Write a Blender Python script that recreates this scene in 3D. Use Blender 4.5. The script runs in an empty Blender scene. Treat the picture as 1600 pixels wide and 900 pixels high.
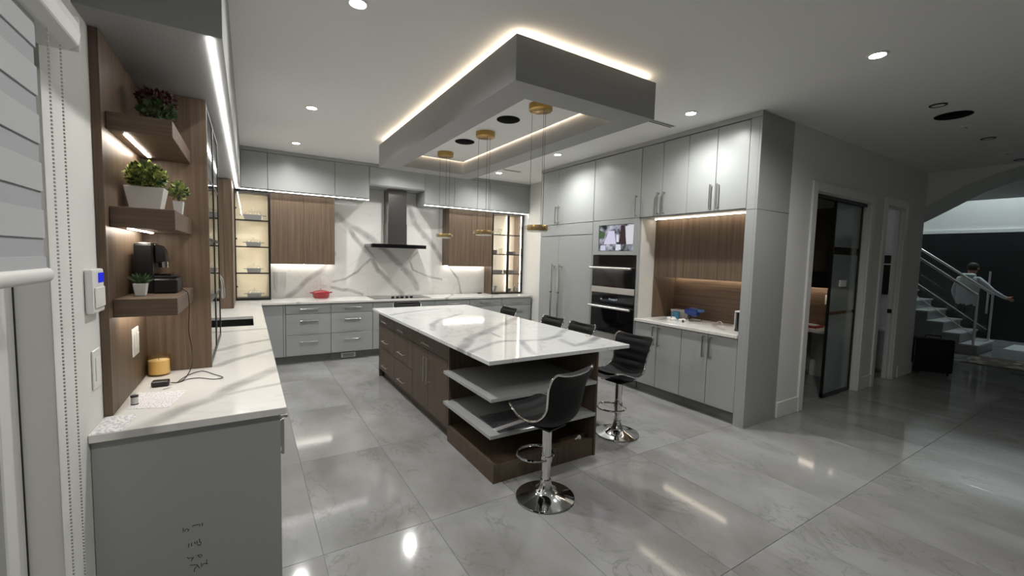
import bpy, bmesh, math, random
from mathutils import Vector, Matrix
random.seed(7)
PI = math.pi
sc = bpy.context.scene
COL = sc.collection

# ------------------------------------------------------------------ camera, world, exposure
F_PX, CAM_H = 663.0, 1.623
YAW, PITCH, ROLL = map(math.radians, (31.897, -4.014, 1.469))
_f = Vector((math.sin(YAW)*math.cos(PITCH), math.cos(YAW)*math.cos(PITCH), math.sin(PITCH)))
_r0 = Vector((math.cos(YAW), -math.sin(YAW), 0)); _u0 = _r0.cross(_f)
_R = math.cos(ROLL)*_r0 + math.sin(ROLL)*_u0
_U = -math.sin(ROLL)*_r0 + math.cos(ROLL)*_u0
cam_data = bpy.data.cameras.new('camera')
cam_data.sensor_width = 36.0; cam_data.lens = F_PX/1600*36; cam_data.clip_start = 0.05; cam_data.clip_end = 60
cam = bpy.data.objects.new('camera', cam_data); COL.objects.link(cam)
mw = Matrix.Identity(4)
for i in range(3):
    mw[i][0], mw[i][1], mw[i][2] = _R[i], _U[i], -_f[i]
mw[2][3] = CAM_H
cam.matrix_world = mw
sc.camera = cam

world = bpy.data.worlds.new('night'); sc.world = world; world.use_nodes = True
world.node_tree.nodes['Background'].inputs[0].default_value = (0.35, 0.42, 0.5, 1)
world.node_tree.nodes['Background'].inputs[1].default_value = 0.02
vs = sc.view_settings
vs.view_transform = 'Standard'; vs.look = 'None'; vs.gamma = 1.0; vs.use_curve_mapping = False
vs.exposure = -0.12
sc.cycles.use_denoising = True
sc.cycles.max_bounces = 10; sc.cycles.diffuse_bounces = 5; sc.cycles.transparent_max_bounces = 16
sc.cycles.sample_clamp_indirect = 6.0

DOWN_W = 32.0      # each recessed downlight
STRIP_L = 26.0     # visible LED strips under cabinets
COVE_L = 22.0      # hidden cove strips around the ceiling box

def at(u, v, ax, val):
    d = _f + _R*((u-800)/F_PX) + _U*((450-v)/F_PX)
    i = 'xyz'.index(ax); o = Vector((0, 0, CAM_H))
    return o + d*((val-o[i])/d[i])

# ------------------------------------------------------------------ materials
MATS = {}
def srgb(r, g, b):
    f = lambda c: (c/255/12.92) if c/255 <= .04045 else ((c/255+.055)/1.055)**2.4
    return (f(r), f(g), f(b), 1)
def base_mat(name):
    m = bpy.data.materials.new(name); m.use_nodes = True
    nt = m.node_tree; b = nt.nodes['Principled BSDF']
    MATS[name] = m
    return m, nt, b
def plain(name, col, rough=.5, metal=0, spec=.5, noise=0.0, nscale=6, bump=0, coat=0):
    m, nt, b = base_mat(name)
    b.inputs['Base Color'].default_value = col
    b.inputs['Roughness'].default_value = rough; b.inputs['Metallic'].default_value = metal
    b.inputs['Specular IOR Level'].default_value = spec; b.inputs['Coat Weight'].default_value = coat
    if noise or bump:
        tc = nt.nodes.new('ShaderNodeTexCoord'); n = nt.nodes.new('ShaderNodeTexNoise')
        n.inputs['Scale'].default_value = nscale; n.inputs['Detail'].default_value = 4
        nt.links.new(tc.outputs['Object'], n.inputs['Vector'])
        if noise:
            mr = nt.nodes.new('ShaderNodeMapRange')
            mr.inputs[3].default_value = 1-noise; mr.inputs[4].default_value = 1+noise
            nt.links.new(n.outputs[0], mr.inputs[0])
            mx = nt.nodes.new('ShaderNodeMix'); mx.data_type = 'RGBA'; mx.blend_type = 'MULTIPLY'
            mx.inputs[0].default_value = 1; mx.inputs[6].default_value = col
            nt.links.new(mr.outputs[0], mx.inputs[7]); nt.links.new(mx.outputs[2], b.inputs['Base Color'])
        if bump:
            bp = nt.nodes.new('ShaderNodeBump'); bp.inputs['Strength'].default_value = bump; bp.inputs['Distance'].default_value = .002
            nt.links.new(n.outputs[0], bp.inputs['Height']); nt.links.new(bp.outputs[0], b.inputs['Normal'])
    return m
def emit(name, col, s):
    m = bpy.data.materials.new(name); m.use_nodes = True; nt = m.node_tree
    nt.nodes.clear(); o = nt.nodes.new('ShaderNodeOutputMaterial'); e = nt.nodes.new('ShaderNodeEmission')
    e.inputs[0].default_value = col; e.inputs[1].default_value = s
    nt.links.new(e.outputs[0], o.inputs[0]); MATS[name] = m
    return m
def glassy(name, tint=(1, 1, 1, 1), refl=.06, rough=0.0, frost=0.0, frost_col=(.6, .65, .65, 1)):
    """clear pane: transparent with fresnel reflection, optionally a share of frosted diffuse"""
    m = bpy.data.materials.new(name); m.use_nodes = True; nt = m.node_tree; nt.nodes.clear()
    o = nt.nodes.new('ShaderNodeOutputMaterial'); t = nt.nodes.new('ShaderNodeBsdfTransparent'); g = nt.nodes.new('ShaderNodeBsdfGlossy')
    t.inputs[0].default_value = tint; g.inputs['Roughness'].default_value = rough
    lw = nt.nodes.new('ShaderNodeLayerWeight'); lw.inputs[0].default_value = .5
    pw = nt.nodes.new('ShaderNodeMath'); pw.operation = 'POWER'; pw.inputs[1].default_value = 5; nt.links.new(lw.outputs['Facing'], pw.inputs[0])
    fr = nt.nodes.new('ShaderNodeMath'); fr.operation = 'MULTIPLY_ADD'; fr.inputs[1].default_value = .95-refl; fr.inputs[2].default_value = refl; nt.links.new(pw.outputs[0], fr.inputs[0])
    mx = nt.nodes.new('ShaderNodeMixShader'); nt.links.new(fr.outputs[0], mx.inputs[0])
    if frost:
        d = nt.nodes.new('ShaderNodeBsdfDiffuse'); d.inputs[0].default_value = frost_col
        tl = nt.nodes.new('ShaderNodeBsdfTranslucent'); tl.inputs[0].default_value = frost_col
        a = nt.nodes.new('ShaderNodeMixShader'); a.inputs[0].default_value = .5
        nt.links.new(d.outputs[0], a.inputs[1]); nt.links.new(tl.outputs[0], a.inputs[2])
        c = nt.nodes.new('ShaderNodeMixShader'); c.inputs[0].default_value = frost
        nt.links.new(t.outputs[0], c.inputs[1]); nt.links.new(a.outputs[0], c.inputs[2]); nt.links.new(c.outputs[0], mx.inputs[1])
    else:
        nt.links.new(t.outputs[0], mx.inputs[1])
    nt.links.new(g.outputs[0], mx.inputs[2]); nt.links.new(mx.outputs[0], o.inputs[0]); MATS[name] = m
    return m
def wood(name, c1, c2, axis='z', rough=.45):
    m, nt, b = base_mat(name)
    tc = nt.nodes.new('ShaderNodeTexCoord'); mp = nt.nodes.new('ShaderNodeMapping')
    s = {'x': (.7, 30, 30), 'y': (30, .7, 30), 'z': (30, 30, .7)}[axis]
    mp.inputs['Scale'].default_value = s
    nt.links.new(tc.outputs['Object'], mp.inputs[0])
    n = nt.nodes.new('ShaderNodeTexNoise'); n.inputs['Scale'].default_value = 1.6; n.inputs['Detail'].default_value = 6; n.inputs['Roughness'].default_value = .6; n.inputs['Distortion'].default_value = .4
    nt.links.new(mp.outputs[0], n.inputs['Vector'])
    r = nt.nodes.new('ShaderNodeValToRGB'); r.color_ramp.elements[0].position = .32; r.color_ramp.elements[0].color = c1
    r.color_ramp.elements[1].position = .7; r.color_ramp.elements[1].color = c2
    nt.links.new(n.outputs[0], r.inputs[0]); nt.links.new(r.outputs[0], b.inputs['Base Color'])
    b.inputs['Roughness'].default_value = rough; b.inputs['Specular IOR Level'].default_value = .35
    return m
def veins(nt, vec, scale, width, dist, detail=5):
    n = nt.nodes.new('ShaderNodeTexNoise'); n.inputs['Scale'].default_value = scale; n.inputs['Detail'].default_value = detail
    n.inputs['Roughness'].default_value = .55; n.inputs['Distortion'].default_value = dist
    nt.links.new(vec, n.inputs['Vector'])
    a = nt.nodes.new('ShaderNodeMath'); a.operation = 'SUBTRACT'; a.inputs[1].default_value = .5; nt.links.new(n.outputs[0], a.inputs[0])
    c = nt.nodes.new('ShaderNodeMath'); c.operation = 'ABSOLUTE'; nt.links.new(a.outputs[0], c.inputs[0])
    r = nt.nodes.new('ShaderNodeMapRange'); r.interpolation_type = 'SMOOTHSTEP'
    r.inputs[1].default_value = 0; r.inputs[2].default_value = width; r.inputs[3].default_value = 1; r.inputs[4].default_value = 0
    nt.links.new(c.outputs[0], r.inputs[0])
    return r.outputs[0]
def mul(nt, a, k):
    m = nt.nodes.new('ShaderNodeMath'); m.operation = 'MULTIPLY'; nt.links.new(a, m.inputs[0])
    if isinstance(k, (int, float)): m.inputs[1].default_value = k
    else: nt.links.new(k, m.inputs[1])
    return m.outputs[0]
def mixc(nt, fac, c1, c2):
    x = nt.nodes.new('ShaderNodeMix'); x.data_type = 'RGBA'; nt.links.new(fac, x.inputs[0])
    for i, c in ((6, c1), (7, c2)):
        if isinstance(c, tuple): x.inputs[i].default_value = c
        else: nt.links.new(c, x.inputs[i])
    return x.outputs[2]
def marble(name, base, vein, rough, scale=1.0, rot=.6, stretch=.35, rnd=False, cloud=.0, amount=.7, fine=.35, vw=.035):
    m, nt, b = base_mat(name)
    tc = nt.nodes.new('ShaderNodeTexCoord'); vec = tc.outputs['Object']
    if rnd:
        oi = nt.nodes.new('ShaderNodeObjectInfo'); k = mul(nt, oi.outputs['Random'], 60.0)
        ad = nt.nodes.new('ShaderNodeVectorMath'); ad.operation = 'ADD'; nt.links.new(vec, ad.inputs[0]); nt.links.new(k, ad.inputs[1]); vec = ad.outputs[0]
    mp = nt.nodes.new('ShaderNodeMapping'); mp.inputs['Rotation'].default_value = (0, 0, rot); mp.inputs['Scale'].default_value = (scale, scale*stretch, scale)
    nt.links.new(vec, mp.inputs[0]); v = mp.outputs[0]
    big = veins(nt, v, 1.1, vw, .7); fin = veins(nt, v, 2.6, .02, 1.6, 7)
    n = nt.nodes.new('ShaderNodeTexNoise'); n.inputs['Scale'].default_value = 1.7; n.inputs['Detail'].default_value = 3; nt.links.new(v, n.inputs['Vector'])
    mask = nt.nodes.new('ShaderNodeMapRange'); mask.inputs[1].default_value = .42; mask.inputs[2].default_value = .62; nt.links.new(n.outputs[0], mask.inputs[0])
    c = base
    if cloud:
        n2 = nt.nodes.new('ShaderNodeTexNoise'); n2.inputs['Scale'].default_value = 1.2; n2.inputs['Detail'].default_value = 6; nt.links.new(v, n2.inputs['Vector'])
        m2 = nt.nodes.new('ShaderNodeMapRange'); m2.inputs[1].default_value = .35; m2.inputs[2].default_value = .65; m2.inputs[4].default_value = cloud; nt.links.new(n2.outputs[0], m2.inputs[0])
        c = mixc(nt, m2.outputs[0], base, vein)
    c = mixc(nt, mul(nt, mul(nt, big, mask.outputs[0]), amount), c, vein)
    c = mixc(nt, mul(nt, mul(nt, fin, mask.outputs[0]), fine), c, vein)
    nt.links.new(c, b.inputs['Base Color']); b.inputs['Roughness'].default_value = rough
    return m
def slab_veins(name, base, vein, lines, rough, plane=2, warp=.1, fine=.14, top=.62):
    """marble slab with its own bold veins; lines = [(width, [(x, z), ...])] in object coordinates"""
    m, nt, b = base_mat(name)
    tc = nt.nodes.new('ShaderNodeTexCoord'); sx = nt.nodes.new('ShaderNodeSeparateXYZ'); nt.links.new(tc.outputs['Object'], sx.inputs[0])
    cx = nt.nodes.new('ShaderNodeCombineXYZ'); nt.links.new(sx.outputs[0], cx.inputs[0]); nt.links.new(sx.outputs[plane], cx.inputs[1])
    n = nt.nodes.new('ShaderNodeTexNoise'); n.inputs['Scale'].default_value = 3.5; n.inputs['Detail'].default_value = 5
    nt.links.new(cx.outputs[0], n.inputs['Vector'])
    V = lambda op: (lambda q: (setattr(q, 'operation', op), q)[1])(nt.nodes.new('ShaderNodeVectorMath'))
    s = V('SUBTRACT'); nt.links.new(n.outputs['Color'], s.inputs[0]); s.inputs[1].default_value = (.5, .5, .5)
    k = V('SCALE'); nt.links.new(s.outputs[0], k.inputs[0]); k.inputs['Scale'].default_value = warp
    p = V('ADD'); nt.links.new(cx.outputs[0], p.inputs[0]); nt.links.new(k.outputs[0], p.inputs[1])
    fl = V('MULTIPLY'); nt.links.new(p.outputs[0], fl.inputs[0]); fl.inputs[1].default_value = (1, 1, 0)
    best = None
    for w, pts in lines:
        for a, c in zip(pts, pts[1:]):
            ax = (a[0], a[1], 0); d = (c[0]-a[0], c[1]-a[1], 0); L = d[0]**2+d[1]**2
            q = V('SUBTRACT'); nt.links.new(fl.outputs[0], q.inputs[0]); q.inputs[1].default_value = ax
            dt = V('DOT_PRODUCT'); nt.links.new(q.outputs[0], dt.inputs[0]); dt.inputs[1].default_value = (d[0]/L, d[1]/L, 0)
            cl = nt.nodes.new('ShaderNodeClamp'); nt.links.new(dt.outputs['Value'], cl.inputs[0])
            e = V('SCALE'); e.inputs[0].default_value = d; nt.links.new(cl.outputs[0], e.inputs['Scale'])
            g = V('SUBTRACT'); nt.links.new(q.outputs[0], g.inputs[0]); nt.links.new(e.outputs[0], g.inputs[1])
            h = V('LENGTH'); nt.links.new(g.outputs[0], h.inputs[0])
            o = mul(nt, h.outputs['Value'], 1/w)
            if best is None: best = o
            else:
                mn = nt.nodes.new('ShaderNodeMath'); mn.operation = 'MINIMUM'; nt.links.new(best, mn.inputs[0]); nt.links.new(o, mn.inputs[1]); best = mn.outputs[0]
    r = nt.nodes.new('ShaderNodeMapRange'); r.interpolation_type = 'SMOOTHSTEP'; r.inputs[1].default_value = .25; r.inputs[2].default_value = 1.3; r.inputs[3].default_value = top; r.inputs[4].default_value = 0
    nt.links.new(best, r.inputs[0])
    n3 = nt.nodes.new('ShaderNodeTexNoise'); n3.inputs['Scale'].default_value = 5; nt.links.new(cx.outputs[0], n3.inputs['Vector'])
    mk = nt.nodes.new('ShaderNodeMapRange'); mk.inputs[1].default_value = .3; mk.inputs[2].default_value = .65; mk.inputs[3].default_value = .45; nt.links.new(n3.outputs[0], mk.inputs[0])
    c = mixc(nt, mul(nt, r.outputs[0], mk.outputs[0]), base, vein)
    c = mixc(nt, mul(nt, veins(nt, cx.outputs[0], 1.6, .02, .8), fine), c, vein)
    nt.links.new(c, b.inputs['Base Color']); b.inputs['Roughness'].default_value = rough
    return m
def printed(name, paper, ink, scale, thresh):
    """paper with unreadable lines of small print"""
    m, nt, b = base_mat(name)
    tc = nt.nodes.new('ShaderNodeTexCoord'); mp = nt.nodes.new('ShaderNodeMapping'); mp.inputs['Scale'].default_value = scale
    nt.links.new(tc.outputs['Object'], mp.inputs[0])
    w = nt.nodes.new('ShaderNodeTexWave'); w.bands_direction = 'Y'; w.inputs['Scale'].default_value = 1; nt.links.new(mp.outputs[0], w.inputs['Vector'])
    n = nt.nodes.new('ShaderNodeTexNoise'); n.inputs['Scale'].default_value = 1.3; n.inputs['Detail'].default_value = 1; nt.links.new(mp.outputs[0], n.inputs['Vector'])
    g = nt.nodes.new('ShaderNodeMath'); g.operation = 'GREATER_THAN'; g.inputs[1].default_value = .7; nt.links.new(w.outputs['Fac'], g.inputs[0])
    h = nt.nodes.new('ShaderNodeMath'); h.operation = 'GREATER_THAN'; h.inputs[1].default_value = thresh; nt.links.new(n.outputs[0], h.inputs[0])
    c = mixc(nt, mul(nt, g.outputs[0], h.outputs[0]), paper, ink)
    nt.links.new(c, b.inputs['Base Color']); b.inputs['Roughness'].default_value = .7
    return m

GREY = plain('grey_satin_lacquer', srgb(158, 161, 160), .32, spec=.45)
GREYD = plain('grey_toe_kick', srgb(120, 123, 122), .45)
BOXG = plain('grey_box_paint', srgb(150, 151, 150), .55)
WHITEW = plain('white_wall_paint', srgb(218, 218, 214), .7, noise=.015)
CEILM = plain('ceiling_paint', srgb(226, 226, 224), .8)
TRIMW = plain('white_trim_paint', srgb(222, 222, 218), .4)
WOOD = wood('walnut_vertical', srgb(84, 70, 57), srgb(114, 96, 79))
WOODH = wood('walnut_horizontal', srgb(88, 73, 61), srgb(122, 101, 84), 'y')
WOODX = wood('walnut_cross', srgb(84, 70, 57), srgb(112, 94, 78), 'x')
WOODI = wood('walnut_dark_island', srgb(74, 62, 51), srgb(96, 81, 66))
def trace(lines, sc_, ou, ov, ax, val, org):
    out = []
    for w_, pts in lines:
        q = [at(ou+u/sc_, ov+v/sc_, ax, val) for u, v in pts]
        out.append((w_, [(p.x-org[0], (p.z if ax == 'y' else p.y)-org[1]) for p in q]))
    return out
LC = trace([(.055, [(300, 790), (520, 700), (640, 650), (820, 590), (900, 530), (1050, 470), (1190, 410)]), (.028, [(900, 570), (1000, 545), (1230, 500)]), (.04, [(800, 400), (920, 360), (1190, 290)]), (.04, [(840, 300), (950, 270), (1150, 235)]), (.04, [(860, 190), (1110, 170)])], 3.912, 130, 470, 'z', .915, (0, 4))
LC += [(.03, [(.6, 2.8), (1.0, 3.1), (1.4, 3.5)]), (.03, [(2.9, 2.8), (3.2, 3.2), (3.3, 3.5)]), (.03, [(3.8, 2.8), (4.3, 3.4)]), (.03, [(4.2, -1.6), (4.5, -1.2), (4.6, -.9), (4.9, -.7)]), (.02, [(4.1, -.8), (4.6, -.5)])]
LI = trace([(.06, [(540, 320), (600, 250), (700, 205), (800, 165), (900, 120)]), (.04, [(600, 335), (720, 285), (800, 265), (940, 262), (1050, 255), (1130, 235), (1190, 195)]), (.035, [(920, 270), (960, 320), (1000, 345)]), (.045, [(1160, 255), (1240, 295), (1330, 270), (1380, 240)]), (.04, [(380, 200), (370, 165), (420, 135), (540, 100)]), (.04, [(120, 105), (250, 85), (400, 70)]), (.02, [(700, 205), (780, 240)])], 3.902, 580, 465, 'z', .915, (2.07, 4.1))
QUARTZ = slab_veins('white_quartz', srgb(222, 221, 216), srgb(142, 140, 137), LC, .13, 1, .09, .1, .7)
QUARTZI = slab_veins('white_quartz_island', srgb(216, 218, 217), srgb(130, 134, 139), LI, .08, 1, .09, .22, .75)
TILE = marble('grey_marble_tile', srgb(154, 155, 154), srgb(104, 102, 97), .085, 1.7, .5, .6, rnd=True, cloud=.5, amount=.25, fine=.45)
GROUT = plain('grout', srgb(132, 132, 130), .8)
BLACK = plain('black_metal', srgb(16, 15, 14), .4)
BLACKG = plain('black_glass', (.004, .004, .005, 1), .06, spec=.6)
BLACKP = plain('black_plastic', srgb(20, 20, 21), .35)
STEEL = plain('brushed_steel', (.72, .7, .67, 1), .3, 1)
NICKEL = plain('satin_nickel', (.5, .49, .47, 1), .3, 1)
CHROME = plain('chrome', (.78, .78, .78, 1), .07, 1)
DSTEEL = plain('dark_stainless', (.22, .215, .21, 1), .28, 1)
BRASS = plain('brass', srgb(178, 146, 88), .3, 1)
LEATHER = plain('black_leatherette', srgb(13, 13, 14), .6, spec=.25, bump=.15, nscale=220)
WHITEP = plain('white_plastic', srgb(226, 226, 222), .35)
CERAM = plain('white_ceramic', srgb(225, 226, 224), .25)
CREAM = plain('cream_interior', srgb(232, 222, 198), .6)
PAPER = printed('printed_sheet', srgb(214, 212, 212), srgb(128, 128, 136), (130, 40, 1), .54)
PAPER2 = printed('ruled_sheet', srgb(212, 211, 210), srgb(112, 112, 122), (60, 34, 1), .5)
LEAF = plain('leaf_green', srgb(152, 162, 88), .5, noise=.45, nscale=35)
LEAFD = plain('leaf_dark', srgb(60, 84, 48), .5, noise=.3, nscale=30)
SOIL = plain('soil', srgb(40, 32, 26), .9)
RED = plain('red_enamel', srgb(142, 16, 28), .2, coat=.3)
GLASS = glassy('clear_glass')
GLASSD = glassy('window_glass', (.25, .28, .3, 1))
ACRYL = glassy('clear_acrylic', (.93, .93, .9, 1), frost=.12, frost_col=(.9, .88, .8, 1))
FROST = glassy('frosted_glass', (.75, .82, .82, 1), rough=.1, frost=.6, frost_col=(.55, .62, .62, 1))
STRIP = emit('led_strip', (1, .95, .87, 1), STRIP_L)
STRIPB = emit('led_strip_bright', (1, .97, .94, 1), STRIP_L*.8)
STRIPS = emit('shelf_strip', (1, .9, .78, 1), STRIP_L*2.2)
STRIPW = emit('led_strip_warm', (1, .86, .68, 1), STRIP_L*.8)
COVE = emit('cove_strip_warm', (1, .82, .62, 1), COVE_L)
COVEI = emit('inner_cove_strip', (1, .78, .58, 1), COVE_L*.7)
CABL = emit('cabinet_strip', (1, .9, .72, 1), 30.0)
LENS = emit('downlight_lens', (1, .98, .94, 1), 60.0)

# ------------------------------------------------------------------ mesh builder
class MB:
    def __init__(s): s.bm = bmesh.new(); s.mi = 0
    def _tag(s, fs):
        for f in fs: f.material_index = s.mi
    def box(s, x0, x1, y0, y1, z0, z1):
        x0, x1 = sorted((x0, x1)); y0, y1 = sorted((y0, y1)); z0, z1 = sorted((z0, z1))
        v = [s.bm.verts.new((x, y, z)) for z in (z0, z1) for y in (y0, y1) for x in (x0, x1)]
        s._tag([s.bm.faces.new([v[i] for i in q]) for q in ((0, 2, 3, 1), (4, 5, 7, 6), (0, 1, 5, 4), (2, 6, 7, 3), (0, 4, 6, 2), (1, 3, 7, 5))])
        return s
    def prism(s, pts, d):
        """pts: planar polygon (3D); d: extrusion vector"""
        d = Vector(d); a = [s.bm.verts.new(Vector(p)) for p in pts]; b = [s.bm.verts.new(Vector(p)+d) for p in pts]
        n = len(pts); fs = [s.bm.faces.new(a[::-1]), s.bm.faces.new(b)]
        for i in range(n): fs.append(s.bm.faces.new((a[i], a[(i+1) % n], b[(i+1) % n], b[i])))
        s._tag(fs); return s
    def lathe(s, prof, c=(0, 0, 0), seg=24, axis='z', sx=1, sy=1):
        c = Vector(c); rings = []
        def P(r, h, a):
            x, y = r*math.cos(a)*sx, r*math.sin(a)*sy
            return c + Vector({'z': (x, y, h), 'x': (h, x, y), 'y': (y, h, x)}[axis])
        for r, h in prof:
            rings.append([s.bm.verts.new(P(0, h, 0))] if r < 1e-6 else [s.bm.verts.new(P(r, h, 2*PI*i/seg)) for i in range(seg)])
        fs = []
        for A, B in zip(rings, rings[1:]):
            for i in range(seg):
                j = (i+1) % seg
                if len(A) == 1 and len(B) == 1: continue
                if len(A) == 1: fs.append(s.bm.faces.new((A[0], B[j], B[i])))
                elif len(B) == 1: fs.append(s.bm.faces.new((A[i], A[j], B[0])))
                else: fs.append(s.bm.faces.new((A[i], A[j], B[j], B[i])))
        s._tag(fs); return s
    def cyl(s, c, r, h, axis='z', seg=24, r2=None):
        r2 = r if r2 is None else r2
        return s.lathe([(0, 0), (r, 0), (r2, h), (0, h)], c, seg, axis)
    def tube(s, pts, r, seg=8, closed=False):
        pts = [Vector(p) for p in pts]; n = len(pts); rings = []
        up = None
        for i, p in enumerate(pts):
            a = pts[i-1] if (i > 0 or closed) else p; b = pts[(i+1) % n] if (i < n-1 or closed) else p
            t = (b-a).normalized()
            if up is None:
                up = Vector((0, 0, 1)) if abs(t.z) < .9 else Vector((1, 0, 0))
            u = (up - t*up.dot(t)).normalized(); up = u; w = t.cross(u)
            rr = r[i] if isinstance(r, (list, tuple)) else r
            rings.append([s.bm.verts.new(p + u*(rr*math.cos(2*PI*k/seg)) + w*(rr*math.sin(2*PI*k/seg))) for k in range(seg)])
        fs = []
        for i in range(n if closed else n-1):
            A, B = rings[i], rings[(i+1) % n]
            for k in range(seg): fs.append(s.bm.faces.new((A[k], A[(k+1) % seg], B[(k+1) % seg], B[k])))
        if not closed: fs += [s.bm.faces.new(rings[0][::-1]), s.bm.faces.new(rings[-1])]
        s._tag(fs); return s
    def build(s, name, mat, parent=None, bevel=0, smooth=False, origin=None, segs=1):
        bm = s.bm
        bmesh.ops.recalc_face_normals(bm, faces=bm.faces[:])
        if bevel:
            es = [e for e in bm.edges if len(e.link_faces) == 2 and e.calc_face_angle(0) > .6]
            bmesh.ops.bevel(bm, geom=es, offset=bevel, segments=segs, affect='EDGES', profile=.6)
        if parent is not None:
            root = parent
            while root.parent: root = root.parent
            org = root.location
        else: org = Vector(origin) if origin else Vector((0, 0, 0))
        bmesh.ops.translate(bm, verts=bm.verts[:], vec=-org)
        me = bpy.data.meshes.new(name); bm.to_mesh(me); bm.free()
        for m in (mat if isinstance(mat, (list, tuple)) else [mat]): me.materials.append(m)
        if smooth:
            me.shade_smooth(); me.set_sharp_from_angle(angle=math.radians(42))
        o = bpy.data.objects.new(name, me); COL.objects.link(o)
        if parent is not None: o.parent = parent
        else: o.location = org
        return o
def B(x0, x1, y0, y1, z0, z1): return MB().box(x0, x1, y0, y1, z0, z1)
def tag(o, label, cat, group=None):
    o['label'] = label; o['category'] = cat
    if group: o['group'] = group
    return o
def thing(name, label, cat, loc=(0, 0, 0), group=None):
    o = bpy.data.objects.new(name, None); COL.objects.link(o); o.location = loc; o.empty_display_size = .1
    return tag(o, label, cat, group)
def struct(o, label=None):
    o['kind'] = 'structure'
    if label: o['label'] = label
    return o
def copy_tree(o, parent=None):
    c = o.copy(); COL.objects.link(c); c.parent = parent
    for ch in list(o.children): copy_tree(ch, c)
    return c
def fbox(mb, ax, p0, p1, a0, a1, z0, z1):
    return mb.box(p0, p1, a0, a1, z0, z1) if ax == 'x' else mb.box(a0, a1, p0, p1, z0, z1)
def fpt(ax, p, a, z): return (p, a, z) if ax == 'x' else (a, p, z)

# ------------------------------------------------------------------ room shell
XW, YB, ZC = -.525, 7.49, 3.069
XR = 4.121                 # face of the tall cabinet run
YH = 2.246                 # hall wall plane
floor = struct(B(-.7, 16, -3, 8, -.2, -.004).build('floor', GROUT), 'pale grey marble tile floor')
tile_me = None
nx0, px_, py_ = .32, .613, 1.18
for k in range(-2, 26):
    x0 = nx0 + k*px_
    for j in range(-4, 5):
        y0 = 1.19 + j*py_
        if x0 + px_ < XW or x0 > 15 or y0 > 7.4: continue
        if x0 > 4.9 and y0 > 4.6: continue
        if x0 < .1 and y0 > 2.4: continue
        if y0 < -3.1 or (y0 < -1.2 and x0 > 9): continue
        if tile_me is None:
            t = B(.0012, px_-.0012, .0012, py_-.0012, -.012, 0).build('tile', TILE, bevel=.0008); tile_me = t.data
        else:
            t = bpy.data.objects.new('tile', tile_me); COL.objects.link(t)
        t.parent = floor; t.location = (x0, y0, 0)

ceil = MB()
ceil.box(-.7, 12.8, -3, 7.7, ZC, ZC+.15)
ceil = struct(ceil.build('ceiling', CEILM), 'smooth pale ceiling')
# left wall with patio window opening (window lies outward of the wall)
w = MB()
w.box(XW-.22, XW, 1.88, YB+.15, 0, ZC); w.box(XW-.22, XW, -3, 1.88, 2.32, ZC); w.box(XW-.22, XW, -3, 1.88, 0, .12); w.box(XW-.22, XW, -3, -.7, .12, 2.32)
struct(w.build('wall_left', WHITEW), 'white wall beside the patio window')
struct(B(XW-.22, 5.0, YB, YB+.15, 0, ZC).build('wall_back', WHITEW), 'white wall behind the range')
struct(B(4.72, 5.0, 5.79, YB, 0, ZC).build('wall_right', WHITEW), 'white wall between refrigerator and back counter')
struct(B(4.902, 5.0, YH+.1, 5.79, 0, ZC).build('wall_niche', WHITEW), 'wall behind the tall cabinets')
# hall wall with two openings
w = MB(); D1 = (5.27, 6.75, 2.44); D2 = (7.27, 7.93, 2.46); WT = .1
w.box(4.7215, D1[0], YH, YH+WT, 0, ZC); w.box(D1[0], D1[1], YH, YH+WT, D1[2], ZC); w.box(D1[1], D2[0], YH, YH+WT, 0, ZC)
w.box(D2[0], D2[1], YH, YH+WT, D2[2], ZC); w.box(D2[1], 8.77, YH, YH+WT, 0, ZC)
struct(w.build('wall_hall', WHITEW), 'white hall wall with two doorways')
struct(B(8.65, 8.77, YH+WT, 4.6, 0, ZC).build('wall_washroom', WHITEW), 'wall between the small room and the stair')
struct(B(7.12, 7.22, YH+WT, 4.6, 0, ZC).build('wall_office', WHITEW), 'wall between the office and the small room')
struct(B(5.0, 8.77, 4.6, 4.7, 0, ZC).build('wall_rear', WHITEW), 'rear wall of office and small room')
struct(B(-.7, 16, -3.15, -3, 0, ZC).build('wall_near', WHITEW), 'white wall behind the viewer')
w = MB(); w.box(15.0, 15.15, -3, 6, 2.53, 5.2); w.box(12.8, 15, 5.0, 5.1, 0, 5.2); w.box(12.8, 12.9, -3, 6, ZC, 5.2); w.box(12.9, 15.0, -3, 6, 5.2, 5.3)
struct(w.build('wall_foyer', WHITEW), 'white lit wall above the dark entrance door')
struct(B(8.77, 12.8, 4.9, 5.0, 0, ZC).build('wall_stair', WHITEW), 'wall beside the staircase')
# sloping bulkhead over the stair
struct(MB().prism([(8.775, 4.9, ZC), (8.775, 4.9, 2.2), (8.775, 2.6, 2.34), (8.775, 2.232, 2.574), (8.775, 1.818, 2.845), (8.775, 1.532, 2.963), (8.775, 1.2, ZC)], (1.0, 0, 0)).build('trim_1', WHITEW), 'sloping bulkhead under the upper stair')
# baseboards
struct(B(4.73, 5.17, YH-.016, YH, 0, .17).build('baseboard_right', TRIMW, bevel=.004), 'white baseboard stub beside the tall cabinet')
struct(B(6.85, 7.23, YH-.016, YH, 0, .17).build('baseboard_hall', TRIMW, bevel=.004), 'white baseboard between the two doorways')
struct(B(8.17, 8.77, YH-.016, YH, 0, .17).build('baseboard_stair', TRIMW, bevel=.004), 'white baseboard behind the suitcase')
# dropped soffit on the left
struct(B(XW, -.077, 2.187, YB, 2.494, ZC).build('trim_2', BOXG), 'dropped grey soffit above the left counter')
tag(B(-.128, -.112, 2.2, 7.035, 2.486, 2.4935).build('led_strip', STRIPB, origin=(-.12, 4.6, 2.486)), 'long white light strip under the soffit over the left counter', 'light strip')

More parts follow.
